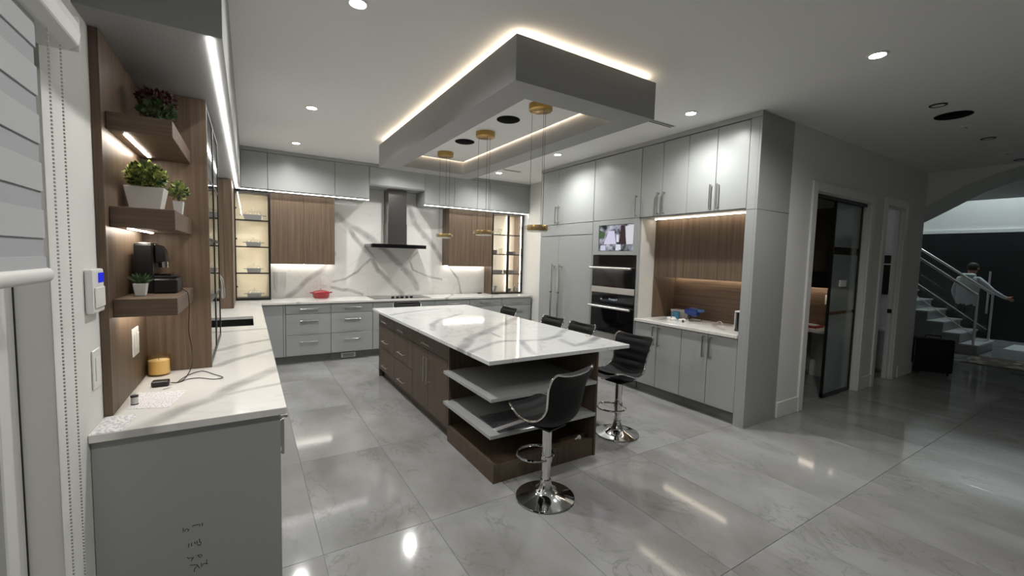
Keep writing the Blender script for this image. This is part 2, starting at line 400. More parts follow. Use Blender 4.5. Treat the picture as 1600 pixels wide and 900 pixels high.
# casings of the two doorways
for nm, (x0, x1, z1), lab in (('trim_3', D1, 'white casing around the glass office door'), ('trim_4', D2, 'white casing around the narrow white door')):
    c = MB()
    for a, b in ((x0-.1, x0), (x1, x1+.1)): c.box(a, b, YH-.022, YH, 0, z1+.1)
    c.box(x0, x1, YH-.022, YH, z1, z1+.1)
    for a, b in ((x0, x0+.012), (x1-.012, x1)): c.box(a, b, YH, YH+WT, 0, z1)
    c.box(x0, x1, YH, YH+WT, z1-.012, z1)
    struct(c.build(nm, TRIMW, bevel=.003), lab)

# ------------------------------------------------------------------ window, blind
XG = XW-.08
win = struct(B(XG-.09, XG, -.7, 1.873, .12, .22).build('window_1', TRIMW, bevel=.004), 'white framed patio window at night')
for y0, y1 in ((-.7, -.58), (.5, .68), (1.755, 1.873)): B(XG-.09, XG, y0, y1, .22, 2.2).build('window_stile', TRIMW, win, bevel=.004)
B(XG-.09, XG, -.7, 1.873, 2.2, 2.32).build('window_rail', TRIMW, win, bevel=.004)
B(XG-.06, XG+.001, 1.873, 1.880, .12, 2.32).build('window_gasket', BLACK, win)
for y in (1.743, .68): B(XG-.06, XG-.02, y, y+.012, .22, 2.2).build('window_gasket', BLACK, win)
for y0, y1 in ((-.58, .5), (.692, 1.743)): B(XG-.045, XG-.038, y0, y1, .22, 2.2).build('pane', GLASSD, win)

blind = thing('roller_blind', 'pale grey banded roller blind half lowered over the patio window', 'blind', (-.47, .6, 1.53))
prof = [(XW, 2.22), (-.455, 2.215), (-.43, 2.235), (-.424, 2.27), (-.43, 2.305), (-.455, 2.325), (XW, 2.325)]
FABD = plain('blind_sheer', srgb(168, 171, 174), .8); FABL = plain('blind_opaque', srgb(182, 185, 187), .8)
MB().prism([(x, -.85, z) for x, z in prof], (0, 2.70, 0)).build('cassette', TRIMW, blind, bevel=.003)
B(-.53+.01, -.428, 1.85, 1.857, 2.218, 2.322).build('end_cap', WHITEP, blind, bevel=.002)
z = 2.22; i = 0
while z > 1.57:
    h = min(.05 if i % 2 else .075, z-1.56)
    xo = -.474 if i % 2 else -.470
    B(xo-.002, xo+.002, -.8, 1.655, z-h, z).build('fabric_band', FABD if i % 2 else FABL, blind); z -= h; i += 1
pr = [(-.472+.016*math.cos(a), 1.545+.02*math.sin(a)) for a in [2*PI*k/12 for k in range(12)]]
MB().prism([(x, -.8, z) for x, z in pr], (0, 2.465, 0)).build('bottom_bar', TRIMW, blind, smooth=True)
ch = MB()
for yy, dx in ((1.80, 0), (1.69, .004)):
    for k in range(170):
        zz = 2.21 - k*.0105
        if zz < .46: break
        ch.box(-.458+dx-.002, -.458+dx+.002, yy-.002, yy+.002, zz-.0028, zz+.0028)
for k in range(9):
    a = PI*k/8; ch.box(-.456-.0028, -.456+.0028, 1.745+.055*math.cos(a)-.003, 1.745+.055*math.cos(a)+.003, .455-.05*math.sin(a)-.003, .455-.05*math.sin(a)+.003)
o = ch.build('bead_chain', plain('grey_beads', srgb(172, 174, 174), .5), blind); o['kind'] = 'stuff'

# ------------------------------------------------------------------ cabinet helpers
def handle(parent, ax, s, p, a, z, length, vert, mat=NICKEL, off=.034, r=.007):
    m = MB(); q = p + s*off
    if vert:
        fbox(m, ax, q-r*s, q+r*s, a-r, a+r, z-length/2, z+length/2)
        for dz in (-1, 1): fbox(m, ax, p, q, a-r*.8, a+r*.8, z+dz*(length/2-.012)-r, z+dz*(length/2-.012)+r)
    else:
        fbox(m, ax, q-r*s, q+r*s, a-length/2, a+length/2, z-r, z+r)
        for da in (-1, 1): fbox(m, ax, p, q, a+da*(length/2-.012)-r, a+da*(length/2-.012)+r, z-r*.8, z+r*.8)
    return m.build('handle', mat, parent, bevel=.0015)
def front(parent, kind, ax, s, p, a0, a1, z0, z1, mat, hd=None, g=.003):
    o = fbox(MB(), ax, p, p-s*.019, a0+g, a1-g, z0+g, z1-g).build(kind, mat, parent, bevel=.0015)
    if hd:
        if hd[0] == 'h': handle(o, ax, s, p, (a0+a1)/2, hd[1], hd[2], False)
        else: handle(o, ax, s, p, hd[1], hd[2], hd[3], True)
    return o
def cabinet(name, label, cat, ax, s, p, depth, a0, a1, z0, z1, mat, fronts, toe=.12, group=None, tmat=None, carc=None):
    loc = fpt(ax, p - s*depth/2, (a0+a1)/2, z0)
    t = thing(name, label, cat, loc, group)
    zb = z0 + toe
    fbox(MB(), ax, p-s*.021, p-s*depth, a0+.001, a1-.001, zb, z1).build('carcass', carc or mat, t)
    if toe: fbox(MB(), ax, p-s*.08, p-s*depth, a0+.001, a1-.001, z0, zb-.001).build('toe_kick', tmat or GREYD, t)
    for f in fronts: front(t, f[0], ax, s, p, f[1], f[2], f[3], f[4], mat, f[5] if len(f) > 5 else None)
    return t

# ------------------------------------------------------------------ left and back base cabinets + worktop
ZT, TH = .915, .033
ZU = ZT - TH - .001
HX = .115      # front plane of left run
BY = 6.815     # front plane of back run
ep = tag(B(XW+.002, HX, 2.18, 2.20, 0, ZU).build('end_panel', GREY, origin=(-.2, 2.19, 0), bevel=.001), 'grey end panel with handwritten marks under the left counter', 'panel')
strokes = [[(235, 225), (235, 280)], [(255, 275), (265, 245), (285, 235), (320, 250), (300, 275)], [(365, 205), (385, 185), (405, 195), (415, 175), (440, 180), (465, 165), (470, 205)], [(505, 150), (505, 195)],
 [(315, 445), (310, 500)], [(350, 435), (355, 480)], [(400, 415), (395, 440), (440, 440), (425, 410)], [(465, 375), (468, 420), (490, 430), (480, 465), (450, 465), (440, 455)],
 [(290, 640), (320, 655), (345, 640), (365, 655), (385, 630), (350, 690)], [(435, 610), (455, 605), (495, 595), (500, 620), (475, 640), (445, 615)],
 [(330, 750), (430, 740), (465, 790)], [(440, 755), (400, 790), (390, 840)], [(490, 720), (495, 770), (520, 730), (545, 720), (580, 730)], [(565, 665), (570, 725)]]
hw = MB()
for st in strokes: hw.tube([at(260+u/9, 800+v/9, 'y', 2.1797) for u, v in st], .0013, 5)
hw = hw.build('handwriting', plain('marker_ink', srgb(38, 40, 42), .6), ep); hw['label'] = 'small upside-down handwritten marker notes'; hw['kind'] = 'stuff'
cabinet('base_cabinet', 'grey base cabinet next to the handwritten end panel', 'cabinet', 'x', 1, HX, .63, 2.201, 3.15, 0, ZU, GREY,
        [('drawer', 2.205, 2.67, .70, .875, ('h', .81, .2)), ('drawer', 2.67, 3.148, .70, .875, ('h', .81, .2)), ('door', 2.205, 2.67, .12, .70, ('v', 2.62, .6, .2)), ('door', 2.67, 3.148, .12, .70, ('v', 2.72, .6, .2))])
cabinet('base_cabinet', 'grey three drawer base cabinet between the end cabinet and the sink cabinet', 'cabinet', 'x', 1, HX, .63, 3.15, 4.55, 0, ZU, GREY,
        [('drawer', 3.152, 4.548, .12, .42, ('h', .34, .25)), ('drawer', 3.152, 4.548, .42, .72, ('h', .64, .25)), ('drawer', 3.152, 4.548, .72, .875, ('h', .81, .25))])
t = thing('sink_cabinet', 'grey base cabinet under the black sink', 'cabinet', (-.2, 5.1, 0))
for y in (4.551, 5.631): B(XW+.003, HX-.021, y, y+.018, .12, ZU).build('side_panel', GREY, t)
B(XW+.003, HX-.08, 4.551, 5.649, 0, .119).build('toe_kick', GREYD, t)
for a, b, h in ((4.551, 5.1, 5.05), (5.1, 5.649, 5.15)): front(t, 'door', 'x', 1, HX, a, b, .12, .875, GREY, ('v', h, .75, .2))
cabinet('corner_cabinet', 'grey blind corner base cabinet where the two counters meet', 'cabinet', 'x', 1, HX, .63, 5.65, 7.48, 0, ZU, GREY, [('door', 5.652, 6.79, .12, .875, ('v', 5.7, .75, .2))])
rows = ((.12, .425, .30), (.425, .735, .62), (.735, .875, .805))
def drawers(label, a0, a1, hl=.24):
    return cabinet('drawer_cabinet', label, 'cabinet', 'y', -1, BY, .655, a0, a1, 0, ZU, GREY,
        [('drawer', a0, a1, z0, z1, ('h', hz if z1 > .8 else z1-.105, hl)) for z0, z1, hz in rows], group='grey drawer cabinets under the range wall')
cabinet('filler_cabinet', 'narrow grey door beside the corner of the two counters', 'cabinet', 'y', -1, BY, .655, .137, .44, 0, ZU, GREY, [('door', .139, .41, .12, .875), ('filler_strip', .41, .44, .12, .875)])
drawers('grey drawer cabinet under the red pot', .441, 1.045)
drawers('grey drawer cabinet next to the cooktop with a vent in its plinth', 1.046, 1.66)
cabinet('cooktop_cabinet', 'wide grey base cabinet under the cooktop', 'cabinet', 'y', -1, BY, .655, 1.661, 2.70, 0, ZU, GREY, [('panel', 1.662, 2.699, .735, .875), ('drawer', 1.662, 2.699, .425, .735, ('h', .63, .3)), ('drawer', 1.662, 2.699, .12, .425, ('h', .32, .3))])
drawers('grey drawer cabinet under the right wooden wall cabinet', 2.701, 3.36)
drawers('grey drawer cabinet behind the bar stools', 3.361, 4.02)
drawers('grey drawer cabinet under the right glass cabinet', 4.021, 4.685)
v = thing('floor_register', 'small white air vent in the plinth of the drawer cabinet', 'vent', (1.305, 6.88, .02))
B(1.2, 1.41, 6.872, 6.892, .022, .095).build('frame', TRIMW, v, bevel=.002)
for k in range(3): B(1.222, 1.388, 6.866, 6.872, .036+k*.017, .042+k*.017).build('slot', BLACK, v)

def grid_slab(xs, ys, filled, z0, z1):
    m = MB(); V = {}
    def g(i, j, k):
        if (i, j, k) not in V: V[(i, j, k)] = m.bm.verts.new((xs[i], ys[j], (z0, z1)[k]))
        return V[(i, j, k)]
    for (i, j) in filled:
        m.bm.faces.new((g(i, j, 1), g(i+1, j, 1), g(i+1, j+1, 1), g(i, j+1, 1)))
        m.bm.faces.new((g(i, j, 0), g(i, j+1, 0), g(i+1, j+1, 0), g(i+1, j, 0)))
        for (di, dj, a, b) in ((0, -1, (i, j), (i+1, j)), (1, 0, (i+1, j), (i+1, j+1)), (0, 1, (i+1, j+1), (i, j+1)), (-1, 0, (i, j+1), (i, j))):
            if (i+di, j+dj) not in filled: m.bm.faces.new((g(*a, 0), g(*b, 0), g(*b, 1), g(*a, 1)))
    return m
xs = [XW+.001, -.42, .035, .14, 4.688]; ys = [2.155, 4.74, 5.45, 6.785, YB-.013]
cells = {(i, j) for i in range(3) for j in range(4)} | {(3, 3)}; cells.discard((1, 1))
tag(grid_slab(xs, ys, cells, ZT-TH, ZT).build('countertop', QUARTZ, origin=(0, 4, ZT-TH), bevel=.002), 'white veined L-shaped stone countertop along two walls', 'countertop')
# backsplash
vl = trace([(.05, [(130, 220), (215, 310), (270, 400), (330, 470), (400, 555), (455, 660), (520, 720), (580, 790), (650, 850)]), (.06, [(215, 310), (290, 340), (360, 390), (420, 430), (500, 500), (560, 560), (640, 620), (700, 700), (760, 800)]),
            (.06, [(690, 150), (740, 290), (790, 360), (850, 430), (900, 490), (950, 580)]), (.022, [(105, 750), (200, 730), (300, 670), (350, 610), (400, 570)]), (.03, [(760, 520), (700, 580), (640, 650)]), (.022, [(700, 580), (725, 660), (800, 690), (870, 715), (950, 730)]), (.03, [(90, 795), (220, 820), (330, 850)])], 5, 500, 290, 'y', 7.478, (0, 0))
vl += [(.045, [(.5, .9), (.75, 1.167), (.985, 1.321), (1.2, 1.62)]), (.02, [(3.2, 1.45), (3.42, 1.22), (3.5, .9)])]
SPLASH = slab_veins('backsplash_marble', srgb(226, 225, 221), srgb(128, 126, 124), vl, .14, 2, .08, .1, .66)
tag(B(XW+.002, 4.718, YB-.012, YB-.001, ZT+.0005, 2.76).build('backsplash', SPLASH), 'white marble backsplash slab with bold grey diagonal veins', 'backsplash')

# sink + faucet
t = thing('kitchen_sink', 'black undermount sink in the left counter', 'sink', (-.19, 5.1, .66))
m = MB(); sx0, sx1, sy0, sy1 = -.42, .035, 4.74, 5.45
m.box(sx0-.02, sx1+.02, sy0-.02, sy1+.02, .66, .672); m.box(sx0-.02, sx0-.002, sy0-.02, sy1+.02, .672, .881); m.box(sx1+.002, sx1+.02, sy0-.02, sy1+.02, .672, .881); m.box(sx0-.002, sx1+.002, sy0-.02, sy0-.002, .672, .881); m.box(sx0-.002, sx1+.002, sy1+.002, sy1+.02, .672, .881)
m.build('basin', plain('black_granite', srgb(14, 14, 15), .5), t)
MB().cyl((-.19, 5.1, .672), .045, .004).build('drain', STEEL, t, smooth=True)
t = thing('kitchen_faucet', 'tall steel gooseneck faucet beside the black sink', 'faucet', (-.47, 5.1, ZT))
MB().lathe([(0, 0), (.028, 0), (.028, .01), (.02, .02), (.018, .09), (0, .09)], (-.47, 5.1, ZT)).build('base', NICKEL, t, smooth=True)
arc = [(-.47, 5.1, ZT+.09), (-.47, 5.1, 1.30)] + [(-.345-.125*math.cos(a), 5.1, 1.30+.125*math.sin(a)) for a in [PI*k/14 for k in range(1, 14)]] + [(-.22, 5.1, 1.30), (-.218, 5.1, 1.25)]
MB().tube(arc, .011, 12).build('spout', NICKEL, t, smooth=True)
MB().lathe([(0, 0), (.013, 0), (.016, .03), (.014, .1), (0, .1)], (-.216, 5.1, 1.15), 16).build('spray_head', NICKEL, t, smooth=True)
MB().tube([(-.47, 5.1, 1.0), (-.47, 5.04, 1.01), (-.455, 5.0, 1.05)], .006).build('lever', NICKEL, t, smooth=True)

# ------------------------------------------------------------------ back upper cabinets
YU = 7.02
def upper(label, a0, a1, z0, doors):
    t = thing('wall_cabinet', label, 'cabinet', ((a0+a1)/2, YU+.2, z0), 'flat grey upper cabinets over the range wall')
    B(a0+.001, a1-.001, YU+.02, YB-.014, z0, ZC-.001).build('carcass', GREY, t)
    for d0, d1 in doors: front(t, 'door', 'y', -1, YU, d0, d1, z0+.012, ZC-.052, GREY)
    B(a0+.001, a1-.001, YU-.012, YU+.019, ZC-.05, ZC-.001).build('crown', GREY, t)
    return t
upper('grey flat upper cabinet above the left glass cabinet', -.075, .25, 2.495, [(-.075, .25)])
upper('wide grey flat upper cabinet above the left wooden cabinet', .25, 1.14, 2.495, [(.25, 1.14)])
upper('grey flat upper cabinet between left wooden cabinet and range hood', 1.14, 1.655, 2.495, [(1.14, 1.655)])
upper('short grey bridging panel cabinet above the range hood', 1.655, 2.575, 2.725, [(1.655, 2.575)])
upper('grey flat upper cabinet to the right of the range hood', 2.575, 3.12, 2.495, [(2.575, 3.12)])
upper('grey flat upper cabinet above the right wooden cabinet', 3.12, 3.845, 2.495, [(3.12, 3.845)])
upper('grey flat upper cabinet above the right glass cabinet', 3.845, 4.717, 2.495, [(3.845, 4.717)])
tag(B(-.1, 1.65, YU+.022, YU+.036, 2.488, 2.4945).build('led_strip', STRIPB, origin=(.8, YU+.03, 2.488)), 'white light strip under the upper cabinets left of the hood', 'light strip')
tag(B(2.58, 4.715, YU+.022, YU+.036, 2.488, 2.4945).build('led_strip', STRIPB, origin=(3.6, YU+.03, 2.488)), 'white light strip under the upper cabinets right of the hood', 'light strip')

# wooden wall cabinets
YWF = 7.165
def wood_cab(label, a0, a1, seam):
    t = thing('wooden_cabinet', label, 'cabinet', ((a0+a1)/2, 7.33, 1.455))
    B(a0, a1, YWF+.021, YB-.014, 1.455, 2.4935).build('carcass', WOOD, t, bevel=.001)
    for d0, d1 in ((a0, seam), (seam, a1)): front(t, 'door', 'y', -1, YWF, d0, d1, 1.45, 2.4935, WOOD, g=.0012)
    B(a0+.02, a1-.02, 7.40, 7.415, 1.446, 1.4545).build('led_strip', STRIP, t)
    return t
wood_cab('walnut wall cabinet to the left of the range hood', .281, 1.16, .72)
wood_cab('walnut wall cabinet to the right of the range hood', 3.09, 3.985, 3.54)

# ------------------------------------------------------------------ glass cabinets
GREYC = plain('grey_stoneware', srgb(120, 122, 124), .35); DARKC = plain('dark_stoneware', srgb(66, 64, 62), .4)
_dish = None
def dish(x, y, z, sc_=1.0, label='', rot=0):
    """oblong grey casserole dish with a clear domed lid"""
    t = thing('casserole_dish', label, 'dish', (0, 0, 0), 'grey lidded dishes in the left glass cabinet')
    m = MB(); L0, W0, L1, W1, h = .085, .05, .1, .062, .07
    a = [(-L0, -W0), (L0, -W0), (L0, W0), (-L0, W0)]; b = [(-L1, -W1), (L1, -W1), (L1, W1), (-L1, W1)]
    va = [m.bm.verts.new((p[0], p[1], 0)) for p in a]; vb = [m.bm.verts.new((p[0], p[1], h)) for p in b]
    m.bm.faces.new(va[::-1]); m.bm.faces.new(vb)
    for i in range(4): m.bm.faces.new((va[i], va[(i+1) % 4], vb[(i+1) % 4], vb[i]))
    body = m.build('body', GREYC, t, bevel=.012, segs=2, smooth=True)
    for s in (-1, 1): B(s*.098, s*.135, -.03, .03, h-.014, h-.004).build('handle', GREYC, body, bevel=.003)
    lid = MB().lathe([(.095, h+.001), (.085, h+.025), (.05, h+.04), (0, h+.045)], (0, 0, 0), 20, sy=.62).build('lid', GLASS, t, smooth=True)
    MB().lathe([(.006, h+.043), (.006, h+.055), (.014, h+.06), (.012, h+.07), (0, h+.072)], (0, 0, 0), 12).build('knob', STEEL, lid, smooth=True)
    t.location = (x, y, z); t.rotation_euler.z = rot; t.scale = (sc_,)*3
    return t
def glass_cab(label, ax, s, p, depth, a0, a1, z0, z1, splits, shelves, side_mat, back_mat, strips=()):
    """black framed glass doors on an open lit body"""
    t = thing('glass_cabinet', label, 'cabinet', fpt(ax, p-s*depth/2, (a0+a1)/2, z0))
    fr = p - s*.022; bk = p - s*depth
    for a in (a0, a1-.018): fbox(MB(), ax, fr, bk, a, a+.018, z0, z1).build('side_panel', side_mat, t)
    fbox(MB(), ax, bk, bk+s*.01, a0+.018, a1-.018, z0, z1).build('back_panel', back_mat, t)
    fbox(MB(), ax, fr, bk+s*.01, a0+.018, a1-.018, z0, z0+.03).build('bottom_panel', side_mat, t)
    fbox(MB(), ax, fr, bk+s*.01, a0+.018, a1-.018, z1-.02, z1).build('top_panel', side_mat, t)
    for zz in shelves: fbox(MB(), ax, fr-s*.012, bk+s*.011, a0+.019, a1-.019, zz-.006, zz+.002).build('shelf', GLASS, t)
    for d0, d1 in zip([a0]+splits, splits+[a1]):
        m = MB(); q = p - s*.02; e = .024
        fbox(m, ax, p, q, d0+.001, d0+e, z0+.012, z1-.002); fbox(m, ax, p, q, d1-e, d1-.001, z0+.012, z1-.002)
        fbox(m, ax, p, q, d0+e, d1-e, z0+.012, z0+.012+e); fbox(m, ax, p, q, d0+e, d1-e, z1-.002-e, z1-.002)
        d = m.build('door', BLACK, t)
        for zz in shelves: fbox(MB(), ax, p-s*.002, q+s*.004, d0+e, d1-e, zz-.010, zz+.008).build('mullion', BLACK, d)
        fbox(MB(), ax, p-s*.004, p-s*.007, d0+e-.002, d1-e+.002, z0+.012+e-.002, z1-e).build('pane', GLASS, d)
        for zz in (z0+.2, (z0+z1)/2+.1, z1-.25):
            hb = d0+e if (d0 == a0) else d1-e
            fbox(MB(), ax, q, q-s*.02, hb-.012, hb+.012, zz-.012, zz+.012).build('hinge', BLACK, d)
    for (aa, dep) in strips:
        fbox(MB(), ax, bk+s*.012+s*dep, bk+s*.030+s*dep, aa-.002, aa+.002, z0+.04, z1-.03).build('led_strip', CABL, t)
    return t
sh = [1.31, 1.69, 2.07]
glass_cab('black framed single door glass cabinet glowing cream in the corner', 'y', -1, 7.19, .285, -.168, .28, ZT+.001, 2.485, [], sh, BLACK, CREAM, strips=((-.1475, .215), (.2595, .215)))
zs = [ZT+.032, sh[0]+.003, sh[1]+.003, sh[2]+.003]
for k, (zz, lb, s_) in enumerate(zip(zs, ('grey dish with clear lid on the lowest shelf of the corner glass cabinet', 'grey dish with clear lid on the second lowest shelf of the corner glass cabinet', 'grey dish with clear lid on the second highest shelf of the corner glass cabinet', 'large grey dish with clear lid on the top shelf of the corner glass cabinet'), (.95, .95, 1.0, 1.25))):
    dish(.07, 7.34, zz, s_, lb)
glass_cab('black framed two door lit glass cabinet at the right end of the counter', 'y', -1, 7.165, .31, 3.99, 4.685, ZT+.001, 2.485, [4.345], sh, WOOD, plain('pale_interior', srgb(232, 226, 214), .6), strips=((4.0105, .24), (4.5, .0), (4.6645, .24)))
def bowl(x, y, z, r, h, mat, nm, label, cat):
    return tag(MB().lathe([(0, 0), (r*.5, 0), (r*.55, .006), (r, h), (r*.95, h), (r*.5, .014), (0, .012)], (x, y, z), 20).build(nm, mat, None, smooth=True, origin=(x, y, z)), label, cat)
def plate_stack(x, y, z, r, n, mat, label):
    t = thing('plate_stack', label, 'plates', (x, y, z))
    for k in range(n): MB().lathe([(0, 0), (r*.6, 0), (r, .012), (r, .016), (r*.58, .006), (0, .006)], (x, y, z+k*.011), 20).build('plate', mat, t, smooth=True)
    return t
plate_stack(4.10, 7.33, sh[1]+.003, .085, 7, DARKC, 'stack of dark plates behind the left door of the right glass cabinet')
plate_stack(4.50, 7.31, sh[1]+.003, .1, 5, DARKC, 'stack of dark plates behind the right door of the right glass cabinet')
for x, w_, lb in ((4.16, .12, 'long dark baking dish on the second lowest shelf behind the left glass door'), (4.50, .11, 'long dark baking dish on the second lowest shelf behind the right glass door')):
    m = MB(); z0 = sh[0]+.003
    m.prism([(x-w_, 7.27, z0), (x+w_, 7.27, z0), (x+w_+.012, 7.26, z0+.07), (x-w_-.012, 7.26, z0+.07)], (0, .13, 0))
    tag(m.build('baking_dish', DARKC, None, origin=(x, 7.33, z0), bevel=.006), lb, 'dish')
bowl(4.12, 7.32, ZT+.032, .075, .12, GREYC, 'bowl', 'deep grey bowl on the floor of the right glass cabinet', 'bowl')
bowl(4.47, 7.32, ZT+.032, .06, .06, DARKC, 'bowl', 'small dark bowl on the floor of the right glass cabinet', 'bowl')
for k, (x, z) in enumerate(((4.09, sh[2]), (4.17, sh[2]), (4.25, sh[2]), (4.26, sh[1]))):
    tag(MB().lathe([(0, 0), (.025, 0), (.036, .12), (.034, .12), (.024, .006), (0, .006)], (x, 7.32, z+.003), 16).build('drinking_glass', ACRYL, None, smooth=True, origin=(x, 7.32, z+.003)),
        ('clear glass on the top shelf next to the walnut side of the right glass cabinet', 'clear drinking glass between two others on the top shelf of the right glass cabinet', 'clear glass on the top shelf next to the middle bar of the right glass cabinet', 'clear drinking glass beside the dark plates in the right glass cabinet')[k], 'glass', 'glasses in the right glass cabinet')
tag(MB().lathe([(0, 0), (.03, 0), (.03, .07), (.02, .09), (.02, .11), (0, .11)], (4.6, 7.3, ZT+.032), 16).build('jar', DARKC, None, smooth=True, origin=(4.6, 7.3, ZT+.032)), 'small dark jar on the floor of the right glass cabinet', 'jar')

# left glass cabinet (seen almost edge on) with walnut side
glass_cab('black framed glass cabinet with walnut side standing on the left counter', 'x', 1, -.197, .325, 3.13, 4.18, ZT+.001, 2.485, [3.655], sh, WOOD, WOOD)
# tall walnut corner unit behind the faucet
t = thing('corner_unit', 'tall walnut corner cabinet behind the faucet', 'cabinet', (-.35, 6.7, ZT))
B(XW+.002, -.175, 6.23, 7.16, ZT+.001, 2.485).build('carcass', WOOD, t, bevel=.001)
B(-.174, -.158, 6.235, 7.155, ZT+.003, 2.483).build('door', WOOD, t, bevel=.001)

# ------------------------------------------------------------------ wooden niche on the left with floating shelves
t = thing('display_niche', 'walnut lined niche behind the floating shelves on the left counter', 'niche', (-.4, 2.75, ZT))
B(XW+.001, -.495, 2.368, 3.108, ZT+.001, 2.493).build('back_panel', WOOD, t, bevel=.001)
B(XW+.001, -.196, 3.109, 3.129, ZT+.001, 2.493).build('cross_panel', WOOD, t, bevel=.001)
def shelf(label, zt, h, strip):
    t = thing('floating_shelf', label, 'shelf', (-.385, 2.77, zt-h))
    B(-.494, -.276, 2.43, 3.107, zt-h, zt).build('board', WOODX, t, bevel=.0015)
    if strip: B(-.452, -.438, 2.5, 3.02, zt-h-.004, zt-h-.0005).build('led_strip', STRIPS, t)
    return t
shelf('thick walnut floating shelf holding the red flowering plant', 2.19, .072, True)
shelf('thick walnut floating shelf holding two white planters', 1.80, .088, True)
shelf('thick walnut floating shelf holding the coffee machine', 1.403, .078, True)

# plants
def foliage(name, parent, n, c, rx, ry, rz, size, mats, seed):
    rnd = random.Random(seed); m = MB()
    for i in range(n):
        while True:
            p = Vector((rnd.uniform(-1, 1), rnd.uniform(-1, 1), rnd.uniform(-.6, 1)))
            if .35 < p.length < 1: break
        q = Vector((c[0]+p.x*rx, c[1]+p.y*ry, c[2]+p.z*rz)); d = (p+Vector((rnd.uniform(-.6, .6), rnd.uniform(-.6, .6), rnd.uniform(-.2, .8)))).normalized()
        s = d.cross(Vector((rnd.uniform(-1, 1), rnd.uniform(-1, 1), rnd.uniform(-1, 1)))).normalized(); nn = d.cross(s)
        L = size*rnd.uniform(.7, 1.3); W = L*.38
        vv = [m.bm.verts.new(x) for x in (q, q+d*L*.5+s*W+nn*W*.3, q+d*L, q+d*L*.5-s*W+nn*W*.3, q+d*L*.55)]
        m.mi = 0 if rnd.random() < .6 else 1
        m._tag([m.bm.faces.new((vv[0], vv[1], vv[4])), m.bm.faces.new((vv[1], vv[2], vv[4])), m.bm.faces.new((vv[2], vv[3], vv[4])), m.bm.faces.new((vv[3], vv[0], vv[4]))])
    for i in range(24):
        a = rnd.uniform(0, 6.3); r = rnd.uniform(.1, .7)
        m.mi = 1; m.tube([(c[0], c[1], c[2]-rz*1.0), (c[0]+math.cos(a)*r*rx, c[1]+math.sin(a)*r*ry, c[2]+rz*.3)], .0012, 4)
    o = m.build(name, mats, parent); o['kind'] = 'stuff'; return o
def pot(parent, x, y, z, L0, W0, L1, W1, h, mat):
    m = MB()
    def ring(L, W, zz): return [m.bm.verts.new((x+sx*L, y+sy*W, zz)) for sx, sy in ((-1, -1), (1, -1), (1, 1), (-1, 1))]
    R_ = [ring(L0, W0, z), ring(L1, W1, z+h), ring(L1-.006, W1-.006, z+h), ring(L1-.008, W1-.008, z+h-.012)]
    m.bm.faces.new(R_[0][::-1])
    for A, Bq in zip(R_, R_[1:]):
        for i in range(4): m.bm.faces.new((A[i], A[(i+1) % 4], Bq[(i+1) % 4], Bq[i]))
    o = m.build('pot', mat, parent, bevel=.004, segs=2)
    B(x-L1+.009, x+L1-.009, y-W1+.009, y+W1-.009, z+h-.02, z+h-.012).build('soil', SOIL, parent)
    return o
t = thing('planter', 'long white planter with bushy green leaves on the middle shelf', 'plant', (-.41, 2.70, 1.80))
pot(t, -.412, 2.70, 1.801, .055, .05, .075, .065, .115, CERAM); foliage('foliage', t, 760, (-.408, 2.68, 1.965), .064, .08, .058, .024, [LEAF, LEAFD], 3)
t = thing('planter', 'small square white planter with green leaves beside the larger one', 'plant', (-.312, 2.74, 1.80))
pot(t, -.302, 2.80, 1.801, .016, .016, .023, .023, .07, CERAM); foliage('foliage', t, 190, (-.300, 2.80, 1.92), .034, .04, .05, .02, [LEAF, LEAFD], 5)
t = thing('flowering_plant', 'dark red flowering plant in a white bowl on the top shelf', 'plant', (-.37, 2.80, 2.19))
MB().lathe([(0, 0), (.04, 0), (.055, .03), (.06, .06), (.055, .06), (.05, .045), (0, .045)], (-.37, 2.80, 2.191), 20).build('pot', CERAM, t, smooth=True)
foliage('foliage', t, 170, (-.375, 2.80, 2.30), .07, .07, .05, .03, [LEAFD, LEAFD], 8)
FLOW = plain('dark_red_petals', srgb(58, 14, 20), .7)
foliage('flowers', t, 150, (-.375, 2.80, 2.37), .08, .08, .03, .024, [FLOW, FLOW], 9)
t = thing('succulent', 'spiky green succulent in a small white pot on the lowest shelf', 'plant', (-.43, 2.60, 1.403))
pot(t, -.43, 2.60, 1.404, .019, .019, .026, .026, .058, CERAM)
m = MB()
for i in range(22):
    a = i*2.4; r = .012+.0012*i; tilt = .35+.035*i
    b0 = Vector((-.43, 2.60, 1.455)); d = Vector((math.cos(a)*math.sin(tilt), math.sin(a)*math.sin(tilt), math.cos(tilt)))
    m.tube([b0, b0+d*.03, b0+d*.06], [.005, .006, .0006], 6)
m.build('leaves', LEAFD, t, smooth=True)

# coffee machine on lowest shelf
t = thing('coffee_machine', 'black capsule coffee machine on the lowest walnut shelf', 'coffee machine', (-.40, 2.80, 1.403))
z0 = 1.404
B(-.475, -.40, 2.73, 2.90, z0, z0+.245).build('tower', BLACKP, t, bevel=.008, segs=2)
MB().prism([(-.40, 2.76, z0+.245), (-.375, 2.76, z0+.238), (-.36, 2.76, z0+.21), (-.355, 2.76, z0+.16), (-.38, 2.76, z0+.15), (-.40, 2.76, z0+.15)], (0, .10, 0)).build('brew_head', BLACKP, t, bevel=.004)
MB().cyl((-.372, 2.81, z0+.125), .02, .03).build('spout', CHROME, t, smooth=True)
B(-.40, -.335, 2.74, 2.88, z0+.085, z0+.097).build('drip_tray', BLACKG, t, bevel=.003)
MB().prism([(-.40, 2.735, z0+.06), (-.32, 2.735, z0+.075), (-.31, 2.735, z0+.085), (-.40, 2.735, z0+.085)], (0, .14, 0)).build('tray_lip', BLACKP, t, bevel=.002)
B(-.40, -.305, 2.70, 2.90, z0, z0+.072).build('base', BLACKP, t, bevel=.006)
